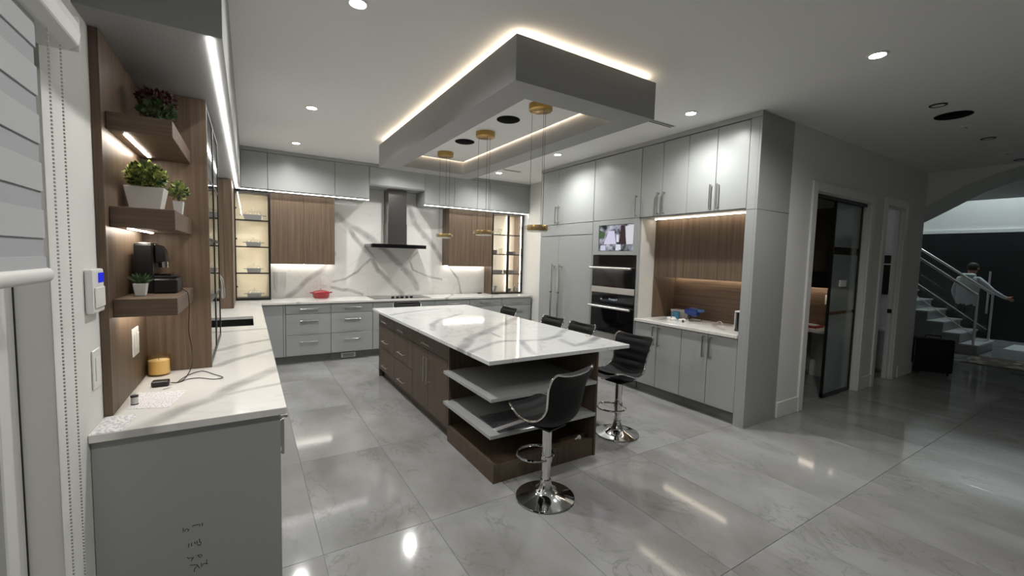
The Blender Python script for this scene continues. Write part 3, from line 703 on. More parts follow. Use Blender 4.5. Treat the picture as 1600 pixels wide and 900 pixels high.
MB().prism([(-.475, 2.70, z0), (-.44, 2.70, z0), (-.44, 2.70, z0+.06), (-.495+.006, 2.70, z0+.075)], (0, .03, 0)).build('water_tank', plain('smoked_plastic', srgb(40, 30, 26), .2), t, bevel=.003)
B(-.47, -.405, 2.735, 2.895, z0+.245, z0+.249).build('lid', STEEL, t, bevel=.002)
cord = [(-.31, 2.88, 1.42), (-.29, 2.80, 1.412), (-.268, 2.74, 1.40), (-.262, 2.72, 1.33), (-.27, 2.75, 1.2), (-.262, 2.78, 1.1), (-.268, 2.85, 1.0), (-.30, 2.84, .93), (-.33, 2.82, .919), (-.30, 2.95, .919), (-.24, 3.02, .919), (-.17, 2.90, .919), (-.13, 2.82, .919), (-.17, 2.80, .919), (-.24, 2.86, .919), (-.29, 2.86, .919), (-.325, 2.81, .919), (-.357, 2.80, .925)]
def smooth_path(p, n=6):
    p = [Vector(q) for q in p]; out = []
    for i in range(len(p)-1):
        a, b, c, d = p[max(i-1, 0)], p[i], p[i+1], p[min(i+2, len(p)-1)]
        for k in range(n):
            u = k/n; out.append(.5*((2*b)+(c-a)*u+(2*a-5*b+4*c-d)*u*u+(3*b-a-3*c+d)*u**3))
    return out+[p[-1]]
MB().tube(smooth_path(cord), .0022, 6).build('power_cord', BLACKP, t, smooth=True)
t = thing('power_adapter', 'black plug adapter lying on the left counter', 'adapter', (-.40, 2.79, ZT))
B(-.432, -.36, 2.765, 2.815, ZT+.001, ZT+.03).build('body', BLACKP, t, bevel=.005)
m = MB(); m.box(-.424, -.4215, 2.815, 2.835, ZT+.012, ZT+.018); m.box(-.409, -.4065, 2.815, 2.835, ZT+.012, ZT+.018); m.build('prongs', STEEL, t)

# candle, tin, papers
t = thing('jar_candle', 'cream candle in an amber glass jar in the niche corner', 'candle', (-.437, 3.05, ZT))
AMB = glassy('amber_glass', (1, .93, .76, 1)); WAX = plain('cream_wax', srgb(244, 226, 186), .5)
MB().lathe([(0, .001), (.047, .001), (.052, .008), (.052, .112), (.049, .112), (.049, .01), (0, .01)], (-.437, 3.045, ZT), 28).build('jar', AMB, t, smooth=True)
MB().lathe([(0, .0105), (.0485, .0105), (.0485, .085), (0, .085)], (-.437, 3.045, ZT), 28).build('wax', WAX, t, smooth=True)
MB().cyl((-.437, 3.045, ZT+.085), .0012, .012, seg=6).build('wick', BLACK, t)
t = thing('small_tin', 'little white tin with a black lid standing on the printed sheet', 'tin', (-.449, 2.50, ZT))
MB().lathe([(0, .002), (.0135, .002), (.0135, .036), (0, .036)], (-.449, 2.50, ZT), 20).build('body', plain('tin_label', srgb(196, 197, 196), .4, noise=.25, nscale=90), t, smooth=True)
for a, b in ((.0015, .006), (.036, .043)): MB().lathe([(0, a), (.0145, a), (.0145, b), (0, b)], (-.449, 2.50, ZT), 20).build('lid', BLACKP, t, smooth=True)
def sheet(name, label, pts, z, mat, cat='paper', th=.0008):
    c = Vector((sum(p[0] for p in pts)/len(pts), sum(p[1] for p in pts)/len(pts), z))
    return tag(MB().prism([(x, y, z) for x, y in pts], (0, 0, th)).build(name, mat, None, origin=c), label, cat)
sheet('paper_sheet', 'printed white sheet lying under the little tin', [(-.465, 2.44), (-.31, 2.385), (-.272, 2.645), (-.475, 2.70)], ZT+.0005, PAPER)
sheet('paper_sheet', 'ruled white form hanging at the edge of the left counter', [(-.515, 2.158), (-.428, 2.158), (-.408, 2.345), (-.515, 2.364)], ZT+.0005, PAPER2)
tag(MB().tube([(-.375, 2.70, ZT+.003), (-.36, 2.715, ZT+.003), (-.345, 2.73, ZT+.003)], .0015, 6).build('paper_clip', DSTEEL, None, origin=(-.36, 2.715, ZT)), 'small bent metal clip beside the adapter', 'clip')

# wall devices
t = thing('alarm_keypad', 'white alarm keypad with a small blue screen on the left wall', 'keypad', (XW+.001, 2.28, 1.37))
B(XW+.001, XW+.026, 2.19, 2.335, 1.37, 1.54).build('body', WHITEP, t, bevel=.008, segs=2)
B(XW+.0265, XW+.028, 2.255, 2.325, 1.487, 1.524).build('screen', emit('blue_screen', (.03, .04, .75, 1), .9), t)
B(XW+.0265, XW+.031, 2.20, 2.325, 1.39, 1.47).build('cover', WHITEP, t, bevel=.003)
def wall_plate(label, ax, s, p, a0, a1, z0, z1, rockers, cat='switch', nm='light_switch'):
    t = thing(nm, label, cat, fpt(ax, p, (a0+a1)/2, z0))
    fbox(MB(), ax, p, p+s*.006, a0, a1, z0, z1).build('plate', WHITEP, t, bevel=.002)
    n = rockers; w_ = (a1-a0)
    for k in range(n):
        c = a0+w_*(k+.5)/n
        fbox(MB(), ax, p+s*.0062, p+s*.009, c-w_*.28/n, c+w_*.28/n, z0+(z1-z0)*.2, z1-(z1-z0)*.2).build('rocker' if cat == 'switch' else 'socket', TRIMW, t, bevel=.001)
    return t
wall_plate('white light switch below the alarm keypad', 'x', 1, XW+.001, 2.235, 2.335, 1.065, 1.22, 1)
wall_plate('white outlet on the walnut niche panel above the counter', 'x', 1, -.494, 2.735, 2.865, 1.085, 1.225, 2, 'outlet', 'wall_outlet')
wall_plate('white outlet on the backsplash behind the red pot', 'y', -1, YB-.0125, .985, 1.075, 1.10, 1.25, 1, 'outlet', 'wall_outlet')
wall_plate('white outlet on the backsplash under the right walnut cabinet', 'y', -1, YB-.0125, 3.10, 3.2, 1.11, 1.2, 1, 'outlet', 'wall_outlet')

# things on the back counter
t = thing('casserole_pot', 'shiny red lidded casserole pot on the back counter', 'pot', (.975, 7.30, ZT))
MB().lathe([(0, .001), (.105, .001), (.118, .02), (.13, .085), (.126, .088), (0, .086)], (.975, 7.30, ZT), 32).build('body', RED, t, smooth=True)
lid = MB().lathe([(.132, .089), (.12, .103), (.07, .12), (.02, .128), (0, .128)], (.975, 7.30, ZT), 32).build('lid', RED, t, smooth=True)
MB().lathe([(.009, .127), (.009, .137), (.022, .143), (.02, .152), (0, .155)], (.975, 7.30, ZT), 16).build('knob', STEEL, lid, smooth=True)
for s in (-1, 1): MB().tube([(.975+s*.128, 7.27, ZT+.085), (.975+s*.155, 7.275, ZT+.088), (.975+s*.155, 7.325, ZT+.088), (.975+s*.128, 7.33, ZT+.085)], .008, 8).build('handle', RED, t, smooth=True)
t = thing('hurricane_vase', 'tall clear glass vase on a short stem beside the corner glass cabinet', 'vase', (.40, 7.30, ZT))
MB().lathe([(0, .001), (.05, .001), (.05, .006), (.012, .016), (.01, .06), (.03, .085), (.06, .11), (.078, .16), (.082, .25), (.084, .41), (.081, .41), (.078, .25), (.07, .16), (.03, .1), (0, .095)], (.40, 7.30, ZT), 28).build('glass_body', GLASS, t, smooth=True)
tag(MB().lathe([(0, .001), (.045, .001), (.05, .012), (.03, .02), (0, .02)], (3.86, 7.40, ZT), 20).build('trivet', BLACKP, None, smooth=True, origin=(3.86, 7.40, ZT)), 'small flat black puck beside the right glass cabinet', 'trivet')

# cooktop and hood
t = thing('induction_cooktop', 'black glass cooktop with five round knobs on the back counter', 'cooktop', (2.165, 7.1, ZT))
B(1.69, 2.64, 6.85, 7.37, ZT+.0005, ZT+.006).build('glass_top', plain('cooktop_glass', srgb(32, 32, 33), .1), t, bevel=.002)
for k in range(5): MB().lathe([(0, 0), (.026, 0), (.024, .026), (0, .028)], (2.01+k*.078, 6.93, ZT+.0065), 20).build('knob', BLACKP, t, smooth=True)
t = thing('range_hood', 'stainless chimney range hood with a black front band', 'range hood', (2.14, 7.2, 1.745))
B(1.68, 2.60, 7.03, YB-.013, 1.745, 1.80).build('canopy', DSTEEL, t, bevel=.002)
B(1.70, 2.605, 7.012, 7.029, 1.742, 1.803).build('front_band', BLACKG, t, bevel=.001)
B(2.0, 2.325, 7.20, YB-.013, 1.801, 2.15).build('chimney', DSTEEL, t, bevel=.002)
B(2.006, 2.319, 7.206, YB-.013, 2.15, 2.722).build('upper_chimney', DSTEEL, t, bevel=.002)

# ------------------------------------------------------------------ tall run on the right
ZD, ZX = 2.165, ZC-.055
def rcab(name, label, a0, a1, z0, z1, fronts, toe=0, depth=.6, mat=GREY): return cabinet(name, label, 'cabinet', 'x', -1, XR, depth, a0, a1, z0, z1, mat, fronts, toe)
t = thing('cabinet_end_panel', 'tall grey end panel closing the tall cabinets beside the hall', 'panel', (4.42, 2.26, 0))
B(XR, 4.721, YH, YH+.022, 0, 2.15).build('lower_panel', GREY, t, bevel=.001)
B(XR, 4.721, YH, YH+.022, 2.153, ZC-.001).build('upper_panel', GREY, t, bevel=.001)
B(XR, XR+.022, YH+.0225, 2.352, 0, 2.15).build('filler', GREY, t, bevel=.001)
B(XR, XR+.022, YH+.0225, 2.352, 2.153, ZC-.05).build('upper_filler', GREY, t, bevel=.001)
t = tag(B(XR-.012, XR+.03, YH-.006, 5.775, ZC-.05, ZC-.001).build('crown_trim', GREY, origin=(XR, 4, ZC-.05), bevel=.002), 'grey crown trim along the top of the tall cabinets', 'trim')
for (a, b, c, lb) in ((2.353, 2.688, 3.023, 'grey upper cabinet pair above the walnut coffee niche next to the end panel'), (3.023, 3.358, 3.675, 'grey upper cabinet pair above the walnut coffee niche next to the oven tower')):
    rcab('upper_cabinet', lb, a, c, ZD-.01, ZC-.052, [('door', a, b, ZD, ZX, ('v', b-.04, 2.31, .26)), ('door', b, c, ZD, ZX, ('v', b+.04, 2.31, .26))], depth=.775)
# oven tower
t = thing('oven_tower', 'tall grey cabinet housing the screen and two ovens', 'cabinet', (4.42, 4.09, 0))
a0, a1 = 3.677, 4.508
B(XR+.021, 4.89, a0, a0+.02, .12, ZC-.052).build('side_panel', GREY, t); B(XR+.021, 4.89, a1-.02, a1, .12, ZC-.052).build('side_panel', GREY, t)
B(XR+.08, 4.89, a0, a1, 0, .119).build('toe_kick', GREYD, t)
front(t, 'door', 'x', -1, XR, a0, a1, ZD, ZX, GREY, ('v', a0+.055, 2.31, .26))
B(XR+.021, 4.88, a0+.021, a1-.021, ZD-.02, ZC-.06).build('carcass', GREY, t)
f = MB(); f.box(XR, XR+.02, a0+.002, a1-.002, 2.10, ZD-.002); f.box(XR, XR+.02, a0+.002, a1-.002, 1.70, 1.75); f.box(XR, XR+.02, a0+.002, 3.765, 1.75, 2.10); f.box(XR, XR+.02, 4.39, a1-.002, 1.75, 2.10)
f.build('screen_frame', GREY, t, bevel=.001)
B(XR, XR+.02, a1-.026, a1-.002, .65, 1.698).build('stile', GREY, t); B(XR, XR+.02, a0+.002, a0+.02, .65, 1.698).build('stile', GREY, t)
front(t, 'drawer', 'x', -1, XR, a0, a1, .12, .55, GREY, ('h', .45, .25))
B(XR, XR+.02, a0+.002, a1-.002, .552, .648).build('rail', STEEL, t)
# screen
t = thing('wall_screen', 'small lit security screen showing a driveway above the ovens', 'screen', (XR+.04, 4.08, 1.752))
B(XR+.015, XR+.05, 3.767, 4.388, 1.752, 2.098).build('housing', BLACKP, t)
def scr(name, pts, col, s, off, par):
    return MB().prism([(XR+.0145-off, y, z) for y, z in pts], (-.0003, 0, 0)).build(name, emit(name+'_light', col, s), par)
m, nt, b_ = base_mat('screen_picture'); nt.nodes.remove(b_)
tc = nt.nodes.new('ShaderNodeTexCoord'); n = nt.nodes.new('ShaderNodeTexNoise'); n.inputs['Scale'].default_value = 11; n.inputs['Detail'].default_value = 6; nt.links.new(tc.outputs['Object'], n.inputs['Vector'])
r = nt.nodes.new('ShaderNodeValToRGB'); r.color_ramp.elements[0].position = .38; r.color_ramp.elements[0].color = (.03, .04, .035, 1); r.color_ramp.elements[1].position = .68; r.color_ramp.elements[1].color = (.6, .6, .72, 1); nt.links.new(n.outputs[0], r.inputs[0])
e = nt.nodes.new('ShaderNodeEmission'); nt.links.new(r.outputs[0], e.inputs[0]); e.inputs[1].default_value = .9; nt.links.new(e.outputs[0], nt.nodes['Material Output'].inputs[0])
pic = MB().prism([(XR+.0148, y, z) for y, z in ((4.386, 1.754), (3.769, 1.754), (3.769, 2.096), (4.386, 2.096))], (-.0003, 0, 0)).build('picture', m, t)
scr('driveway', [(4.30, 1.845), (4.07, 1.845), (4.11, 2.02), (4.215, 2.02)], (.72, .68, .86, 1), .95, .0006, pic)
scr('tree_trunk', [(4.02, 1.84), (3.89, 1.84), (3.93, 2.09), (3.99, 2.09)], (.07, .045, .05, 1), .8, .0006, pic)
scr('snow_bank', [(3.90, 1.84), (3.78, 1.84), (3.775, 2.09), (3.915, 2.07)], (.75, .75, .8, 1), .9, .0004, pic)
scr('lawn', [(4.385, 1.92), (4.29, 1.93), (4.28, 2.0), (4.385, 2.04)], (.10, .17, .08, 1), .8, .0006, pic)
scr('parked_car', [(4.36, 1.76), (4.26, 1.76), (4.27, 1.83), (4.36, 1.83)], (.7, .7, .85, 1), .9, .0006, pic)
scr('parked_car', [(4.08, 1.76), (3.98, 1.77), (3.99, 1.84), (4.07, 1.84)], (.8, .8, .9, 1), .9, .0006, pic)
scr('house_wall', [(4.07, 1.87), (4.02, 1.87), (4.03, 1.97), (4.07, 1.96)], (.8, .8, .9, 1), .9, .0007, pic)
# ovens
def oven(label, z0, z1, zd, bar, disp):
    y0, y1 = 3.70, 4.478
    t = thing('wall_oven', label, 'oven', (4.35, 4.09, z0))
    B(XR+.022, 4.6, y0, y1, z0, z1).build('body', BLACKP, t)
    p = B(XR-.006, XR+.021, y0, y1, zd+.002, z1).build('control_panel', BLACKG, t, bevel=.001)
    for (d0, d1, h) in disp: B(XR-.0068, XR-.006, d0, d1, h, h+.02).build('display', emit('oven_display', (.7, .8, .9, 1), .35), p)
    d = B(XR-.012, XR+.021, y0, y1, z0+.002, zd).build('door', BLACKG, t, bevel=.002)
    h = MB(); h.tube([(XR-.055, y0+.03, bar), (XR-.055, y1+.01, bar)], .016, 12)
    for yy in (y0+.07, y1-.05): h.box(XR-.055, XR-.012, yy-.012, yy+.012, bar-.009, bar+.009)
    h.build('handle', STEEL, d, smooth=True)
    return t
o1 = oven('upper black wall oven below the lit screen', 1.27, 1.688, 1.555, 1.525, ())
B(XR-.013, XR-.006, 3.70, 4.478, 1.19, 1.268).build('trim_band', STEEL, o1, bevel=.001)
B(XR-.005, XR+.02, 3.70, 4.478, 1.19, 1.268).build('trim_back', BLACKP, o1)
oven('lower black wall oven with a faint display', .652, 1.185, 1.035, 1.0, ((4.02, 4.06, 1.095), (4.065, 4.10, 1.095), (4.11, 4.14, 1.1), (3.99, 4.01, 1.1), (4.27, 4.30, 1.09)))
# refrigerator behind panels
t = thing('panel_refrigerator', 'tall grey panelled refrigerator with two long steel handles', 'refrigerator', (4.42, 5.14, 0))
B(XR+.022, 4.715, 4.511, 5.768, .12, ZD-.012).build('body', GREY, t)
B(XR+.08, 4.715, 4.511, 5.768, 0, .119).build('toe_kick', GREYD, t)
for a, b, hy in ((4.511, 5.275, 5.185), (5.275, 5.768, 5.365)):
    d = front(t, 'door', 'x', -1, XR, a, b, .12, 1.985, GREY)
    h = MB(); h.tube([(XR-.06, hy, .62), (XR-.06, hy, 1.55)], .018, 12)
    for zz in (.66, 1.51): h.box(XR-.06, XR, hy-.012, hy+.012, zz-.012, zz+.012)
    h = h.build('handle', STEEL, d, smooth=True)
    MB().lathe([(.0185, 0), (.0205, 0), (.0205, .02), (.0185, .02)], (XR-.06, hy, 1.10), 14).build('collar', DSTEEL, h, smooth=True)
front(t, 'header_panel', 'x', -1, XR, 4.511, 5.768, 1.99, ZD-.002, GREY)
rcab('upper_cabinet', 'grey upper cabinet pair above the panelled refrigerator', 4.511, 5.768, ZD-.01, ZC-.052, [('door', 4.511, 5.32, ZD, ZX, ('v', 5.285, 2.315, .26)), ('door', 5.32, 5.72, ZD, ZX, ('v', 5.355, 2.315, .26)), ('filler_strip', 5.72, 5.768, ZD, ZX)])
# coffee niche: base cabinets, counter, walnut lining
for (a, b, c, lb) in ((2.353, 2.675, 3.0, 'grey base cabinet pair under the niche counter next to the end panel'), (3.0, 3.335, 3.675, 'grey base cabinet pair under the niche counter next to the ovens')):
    cabinet('base_cabinet', lb, 'cabinet', 'x', -1, XR+.004, .775, a, c, 0, ZU, GREY, [('door', a, b, .12, .875, ('v', b-.04, .74, .23)), ('door', b, c, .12, .875, ('v', b+.04, .74, .23))])
tag(B(XR-.018, 4.876, 2.356, 3.673, ZT-TH, ZT).build('niche_countertop', QUARTZ, origin=(4.5, 3, ZT-TH), bevel=.002), 'white stone countertop inside the walnut coffee niche', 'countertop')
t = thing('niche_lining', 'walnut lining of the coffee niche with a wall cabinet and glowing strips', 'niche', (4.6, 3.0, ZT))
B(4.815, 4.875, 2.36, 3.655, ZT+.001, 1.44).build('back_panel', WOODH, t)
B(4.40, 4.814, 3.640, 3.656, ZT+.001, 1.44).build('side_panel', WOOD, t)
B(4.40, 4.814, 2.36, 2.374, ZT+.001, 1.44).build('side_panel', WOOD, t)
B(XR+.023, 4.876, 3.657, 3.676, ZT+.001, ZD-.012).build('outer_side_panel', plain('pale_lining', srgb(196, 194, 188), .5), t)
B(4.421, 4.875, 2.36, 3.655, 1.441, ZD-.012).build('cabinet_carcass', WOOD, t)
for a, b in ((2.36, 2.79), (2.79, 3.22), (3.22, 3.655)): B(4.40, 4.42, a+.001, b-.001, 1.436, ZD-.013).build('cabinet_door', WOOD, t, bevel=.001)
B(4.335, 4.35, 2.38, 3.62, ZD-.019, ZD-.0125).build('led_strip', STRIPW, t)
B(4.775, 4.79, 2.38, 3.62, 1.434, 1.4405).build('led_strip', STRIPW, t)
B(XR+.023, 4.72, 2.353, 2.3555, ZT+.001, ZD-.012).build('outer_side_panel', GREY, t)

# items in the niche
t = thing('cardboard_box', 'small white printed box on the niche counter', 'box', (4.70, 3.47, ZT))
B(4.66, 4.76, 3.37, 3.56, ZT+.001, ZT+.10).build('body', PAPER, t, bevel=.002); B(4.655, 4.765, 3.365, 3.565, ZT+.08, ZT+.104).build('lid', CERAM, t, bevel=.002)
t = thing('mug', 'teal mug in front of the white box on the niche counter', 'mug', (4.58, 3.42, ZT))
TEAL = plain('teal_glaze', srgb(58, 122, 148), .35)
MB().lathe([(0, .001), (.036, .001), (.042, .09), (.039, .09), (.034, .01), (0, .01)], (4.58, 3.42, ZT), 24).build('body', TEAL, t, smooth=True)
MB().tube([(4.58, 3.46, ZT+.072), (4.58, 3.485, ZT+.068), (4.58, 3.488, ZT+.035), (4.58, 3.455, ZT+.022)], .005, 8).build('handle', TEAL, t, smooth=True)
t = thing('heat_gun', 'blue hand-held electric tool resting on the niche counter', 'power tool', (4.64, 3.23, ZT))
BLUE = plain('blue_plastic', srgb(36, 66, 142), .4)
MB().lathe([(0, -.1), (.04, -.095), (.052, -.06), (.052, .02), (.036, .06), (.032, .075), (0, .075)], (4.64, 3.25, ZT+.105), 24, 'y').build('motor_housing', BLUE, t, smooth=True)
MB().tube([(4.64, 3.16, ZT+.125), (4.64, 3.08, ZT+.135)], [.02, .014], 14).build('nozzle', plain('light_blue_plastic', srgb(74, 118, 176), .4), t, smooth=True)
MB().tube([(4.64, 3.27, ZT+.075), (4.62, 3.26, ZT+.03), (4.60, 3.25, ZT+.024)], [.024, .02, .011], 12).build('grip', BLACKP, t, smooth=True)
MB().tube(smooth_path([(4.60, 3.25, ZT+.024), (4.55, 3.2, ZT+.006), (4.6, 3.12, ZT+.006), (4.66, 3.13, ZT+.006), (4.65, 3.1, ZT+.06), (4.64, 3.12, ZT+.1)]), .003, 6).build('power_cord', BLACKP, t, smooth=True)
rnd = random.Random(4)
m = MB()
for k in range(7):
    cx, cy = 4.47+rnd.uniform(-.05, .05), 3.33+rnd.uniform(-.12, .12)
    m.lathe([(0, .002), (.03, .002), (.034, .012), (.02, .02+rnd.uniform(0, .012)), (0, .026)], (cx, cy, ZT), 7, sx=rnd.uniform(.6, 1.2), sy=rnd.uniform(.6, 1.2))
tag(m.build('crumpled_wrap', CERAM, None, origin=(4.47, 3.33, ZT)), 'crumpled white wrapping in front of the teal mug', 'wrapping')
tag(MB().lathe([(0, .001), (.012, .001), (.013, .02), (.006, .035), (0, .036)], (4.36, 3.16, ZT), 12).build('bottle_cap', DSTEEL, None, smooth=True, origin=(4.36, 3.16, ZT)), 'tiny dark cap at the front of the niche counter', 'cap')
tag(MB().tube(smooth_path([(4.62, 2.90, ZT+.003), (4.62, 2.885, ZT+.03), (4.62, 2.86, ZT+.04), (4.62, 2.835, ZT+.03), (4.62, 2.82, ZT+.003)]), .003, 6).build('cable_loop', WHITEP, None, smooth=True, origin=(4.62, 2.86, ZT)), 'small white cable loop standing on the niche counter', 'cable')
t = thing('soda_maker', 'black drink machine with a white top beside the end panel', 'drink machine', (4.44, 2.47, ZT))
B(4.36, 4.52, 2.41, 2.535, ZT+.001, ZT+.02).build('base', BLACKP, t, bevel=.003)
B(4.385, 4.52, 2.42, 2.53, ZT+.02, ZT+.20).build('body', BLACKP, t, bevel=.006); B(4.36, 4.52, 2.41, 2.54, ZT+.20, ZT+.215).build('top', CERAM, t, bevel=.004)
MB().tube([(4.378, 2.475, ZT+.03), (4.378, 2.475, ZT+.17)], .006, 10).build('chrome_bar', CHROME, t, smooth=True)
B(4.365, 4.52, 2.536, 2.541, ZT+.02, ZT+.20).build('side_plate', CERAM, t)
MB().lathe([(0, .215), (.02, .215), (.02, .24), (.012, .25), (.016, .30), (0, .305)], (4.46, 2.47, ZT), 16).build('knob', BLACKP, t, smooth=True)
t = wall_plate('white outlet with a black plug at the end of the niche', 'x', -1, 4.8148, 2.50, 2.60, 1.12, 1.26, 1, 'outlet', 'wall_outlet')
B(4.77, 4.804, 2.53, 2.57, 1.13, 1.18).build('plug', BLACKP, t, bevel=.004)

# ------------------------------------------------------------------ island
IX0, IX1, IY0, IY1 = 1.468, 2.44, 2.55, 5.69
tag(B(1.387, 2.752, 2.501, 5.71, ZT-.03, ZT).build('island_countertop', QUARTZI, origin=(2.07, 4.1, ZT-.03), bevel=.002), 'white veined stone top of the walnut kitchen island', 'countertop')
isl = thing('kitchen_island', 'dark walnut kitchen island with drawers, doors and open end shelves', 'island', (1.95, 4.1, 0))
ZI = ZT-.031
B(IX0+.021, IX1-.02, 3.38, IY1-.02, .11, ZI).build('carcass', WOODI, isl)
B(IX0+.06, IX1-.05, 3.38, IY1-.05, 0, .109).build('toe_kick', WOODI, isl)
B(IX1-.02, IX1, IY0-.01, IY1, 0, ZI).build('side_panel', WOODI, isl, bevel=.001)
B(IX0, IX1-.021, IY1-.02, IY1, 0, ZI).build('end_panel', WOODI, isl, bevel=.001)
B(IX0, IX0+.02, 3.36, 3.40, .11, ZI).build('stile', WOODI, isl, bevel=.001)
for k, (y0, y1) in enumerate(((3.40, 4.32), (4.32, 5.0), (5.0, IY1-.021))):
    d = front(isl, 'drawer', 'x', -1, IX0, y0, y1, .71, .865, WOODI); handle(d, 'x', -1, IX0, (y0+y1)/2, .775, .22, False, STEEL, r=.004)
    if k == 0:
        for a, b, h in ((3.40, 3.86, 3.815), (3.86, 4.32, 3.90)):
            d = front(isl, 'door', 'x', -1, IX0, a, b, .11, .71, WOODI); handle(d, 'x', -1, IX0, h, .525, .25, True, STEEL, r=.005)
    else:
        for z0, z1, hz in ((.11, .40, .205), (.40, .71, .52)):
            d = front(isl, 'drawer', 'x', -1, IX0, y0, y1, z0, z1, WOODI); handle(d, 'x', -1, IX0, (y0+y1)/2, hz, .22, False, STEEL, r=.004)
B(IX0, IX1-.0205, IY0, 3.379, .115, .142).build('bottom_board', WOODI, isl, bevel=.001)
m = MB(); m.box(IX0, IX0+.02, IY0, 3.379, 0, .114); m.box(IX0+.02, IX1-.0205, IY0, IY0+.02, 0, .114); m.build('plinth', WOODI, isl, bevel=.001)
SHG = plain('grey_shelf', srgb(160, 163, 162), .09, spec=.6)
for zz in (.355, .622): B(1.425, IX1-.0205, 2.53, 3.379, zz-.013, zz+.013).build('open_shelf', SHG, isl, bevel=.0015)
DOC = printed('dark_print', srgb(96, 96, 100), srgb(58, 58, 62), (12, 26, 1), .45)
sheet('magazine', 'dark printed sheets on the lower island shelf', [(1.51, 2.56), (1.88, 2.56), (1.86, 2.90), (1.53, 2.90)], .3685, DOC, 'paper', .004)
sheet('paper_sheet', 'pale printed page on top of the dark sheets', [(1.50, 2.58), (1.86, 2.65), (1.85, 2.70), (1.50, 2.63)], .373, PAPER, 'paper')
m = MB(); m.lathe([(0, 0), (.018, .002), (.016, .02), (.008, .03), (0, .032)], (2.31, 2.60, .1425), 8); m.tube([(2.30, 2.60, .155), (2.27, 2.60, .146)], .006, 6)
tag(m.build('paper_scrap', CERAM, None, origin=(2.31, 2.60, .1425)), 'small white crumpled scrap on the island bottom board', 'scrap')

m = MB(); m.lathe([(.02, .001), (.024, .001), (.024, .012), (.02, .012)], (2.67, 2.93, ZT), 14); m.tube([(2.694, 2.93, ZT+.006), (2.715, 2.945, ZT+.006)], .004, 6)
tag(m.build('plastic_ring', ACRYL, None, smooth=True, origin=(2.67, 2.93, ZT)), 'small clear plastic ring near the seating edge of the island top', 'plastic ring')

# ------------------------------------------------------------------ bar stools
def cat_rom(pts, n):
    return smooth_path([Vector((*p, 0)) if len(p) == 2 else Vector(p) for p in pts], n)
def make_stool():
    t = thing('bar_stool', '', 'stool', (0, 0, 0), 'black bar stools around the island')
    MB().lathe([(0, .001), (.2, .001), (.203, .006), (.2, .012), (.15, .022), (.09, .04), (.055, .065), (.04, .1), (.036, .13), (0, .13)], (0, 0, 0), 48).build('base', CHROME, t, smooth=True)
    MB().lathe([(.027, .12), (.027, .22), (0, .22)], (0, 0, 0), 24).build('piston', CHROME, t, smooth=True)
    MB().lathe([(0, .19), (.033, .19), (.033, .505), (0, .505)], (0, 0, 0), 24).build('post', CHROME, t, smooth=True)
    loop = [(.13*math.sin(a), .10-.13*math.cos(a)*.95, .275) for a in [2*PI*k/28 for k in range(28)]]
    m = MB(); m.tube(loop, .009, 8, True); m.lathe([(.034, .255), (.04, .255), (.04, .295), (.034, .295)], (0, 0, 0), 20); m.build('footrest', CHROME, t, smooth=True)
    B(-.09, .09, -.09, .09, .505, .515).build('mounting_plate', BLACKP, t)
    MB().tube([(.03, 0, .5), (.12, .02, .495), (.19, .03, .485)], .005, 8).build('lever', CHROME, t, smooth=True)
    # shell
    C_ = [(.215, .60), (.19, .606), (.14, .588), (.06, .553), (-.03, .54), (-.11, .556), (-.165, .605), (-.188, .675), (-.192, .75), (-.20, .82), (-.225, .885), (-.24, .905)]
    W_ = [.135, .17, .2, .212, .207, .2, .19, .182, .19, .205, .21, .185]
    cl = cat_rom([(c[0], c[1], 0) for c in C_], 4); wl = [q.x for q in cat_rom([(w_, 0, 0) for w_ in W_], 4)]
    N, K = len(cl), 11
    def nrm(i):
        a, b = cl[max(i-1, 0)], cl[min(i+1, N-1)]; tn = (b-a).normalized(); return Vector((tn.y, -tn.x))  # in (y,z), towards the sitter
    def P(i, k, off):
        s = -1+2*k/(K-1); u = i/(N-1); n_ = nrm(i)
        if n_.dot(Vector((.5, 1))) < 0: n_ = -n_
        lift = (.03+.035*math.exp(-((u-.5)/.22)**2))*(abs(s)**2.4)
        o = off + lift
        return Vector((s*wl[i], cl[i].x+n_.x*o, cl[i].y+n_.y*o))
    m = MB(); top = [[None]*K for _ in range(N)]; bot = [[None]*K for _ in range(N)]
    for i in range(N):
        for k in range(K):
            s = -1+2*k/(K-1); edge = (1-abs(s)**6)*(1 if 0 < i < N-1 else .15)
            q = .010*abs(math.sin(PI*i/4.0))*(1-abs(s)**4)
            top[i][k] = m.bm.verts.new(P(i, k, (.014+q)*edge+.004)); bot[i][k] = m.bm.verts.new(P(i, k, -.014*edge-.004))
    for i in range(N-1):
        for k in range(K-1):
            m.bm.faces.new((top[i][k], top[i][k+1], top[i+1][k+1], top[i+1][k])); m.bm.faces.new((bot[i][k], bot[i+1][k], bot[i+1][k+1], bot[i][k+1]))
    for i in range(N-1):
        for k in (0, K-1): m.bm.faces.new((top[i][k], top[i+1][k], bot[i+1][k], bot[i][k]))
    for k in range(K-1):
        for i in (0, N-1): m.bm.faces.new((top[i][k], top[i][k+1], bot[i][k+1], bot[i][k]))
    sh_ = m.build('seat_shell', LEATHER, t, smooth=True)
    ring = [P(0, k, 0) for k in range(K)] + [P(i, K-1, 0) for i in range(1, N)] + [P(N-1, k, 0) for k in range(K-2, -1, -1)] + [P(i, 0, 0) for i in range(N-2, 0, -1)]
    MB().tube(ring, .0075, 6, True).build('chrome_trim', CHROME, sh_, smooth=True)
    return t
stool0 = make_stool()
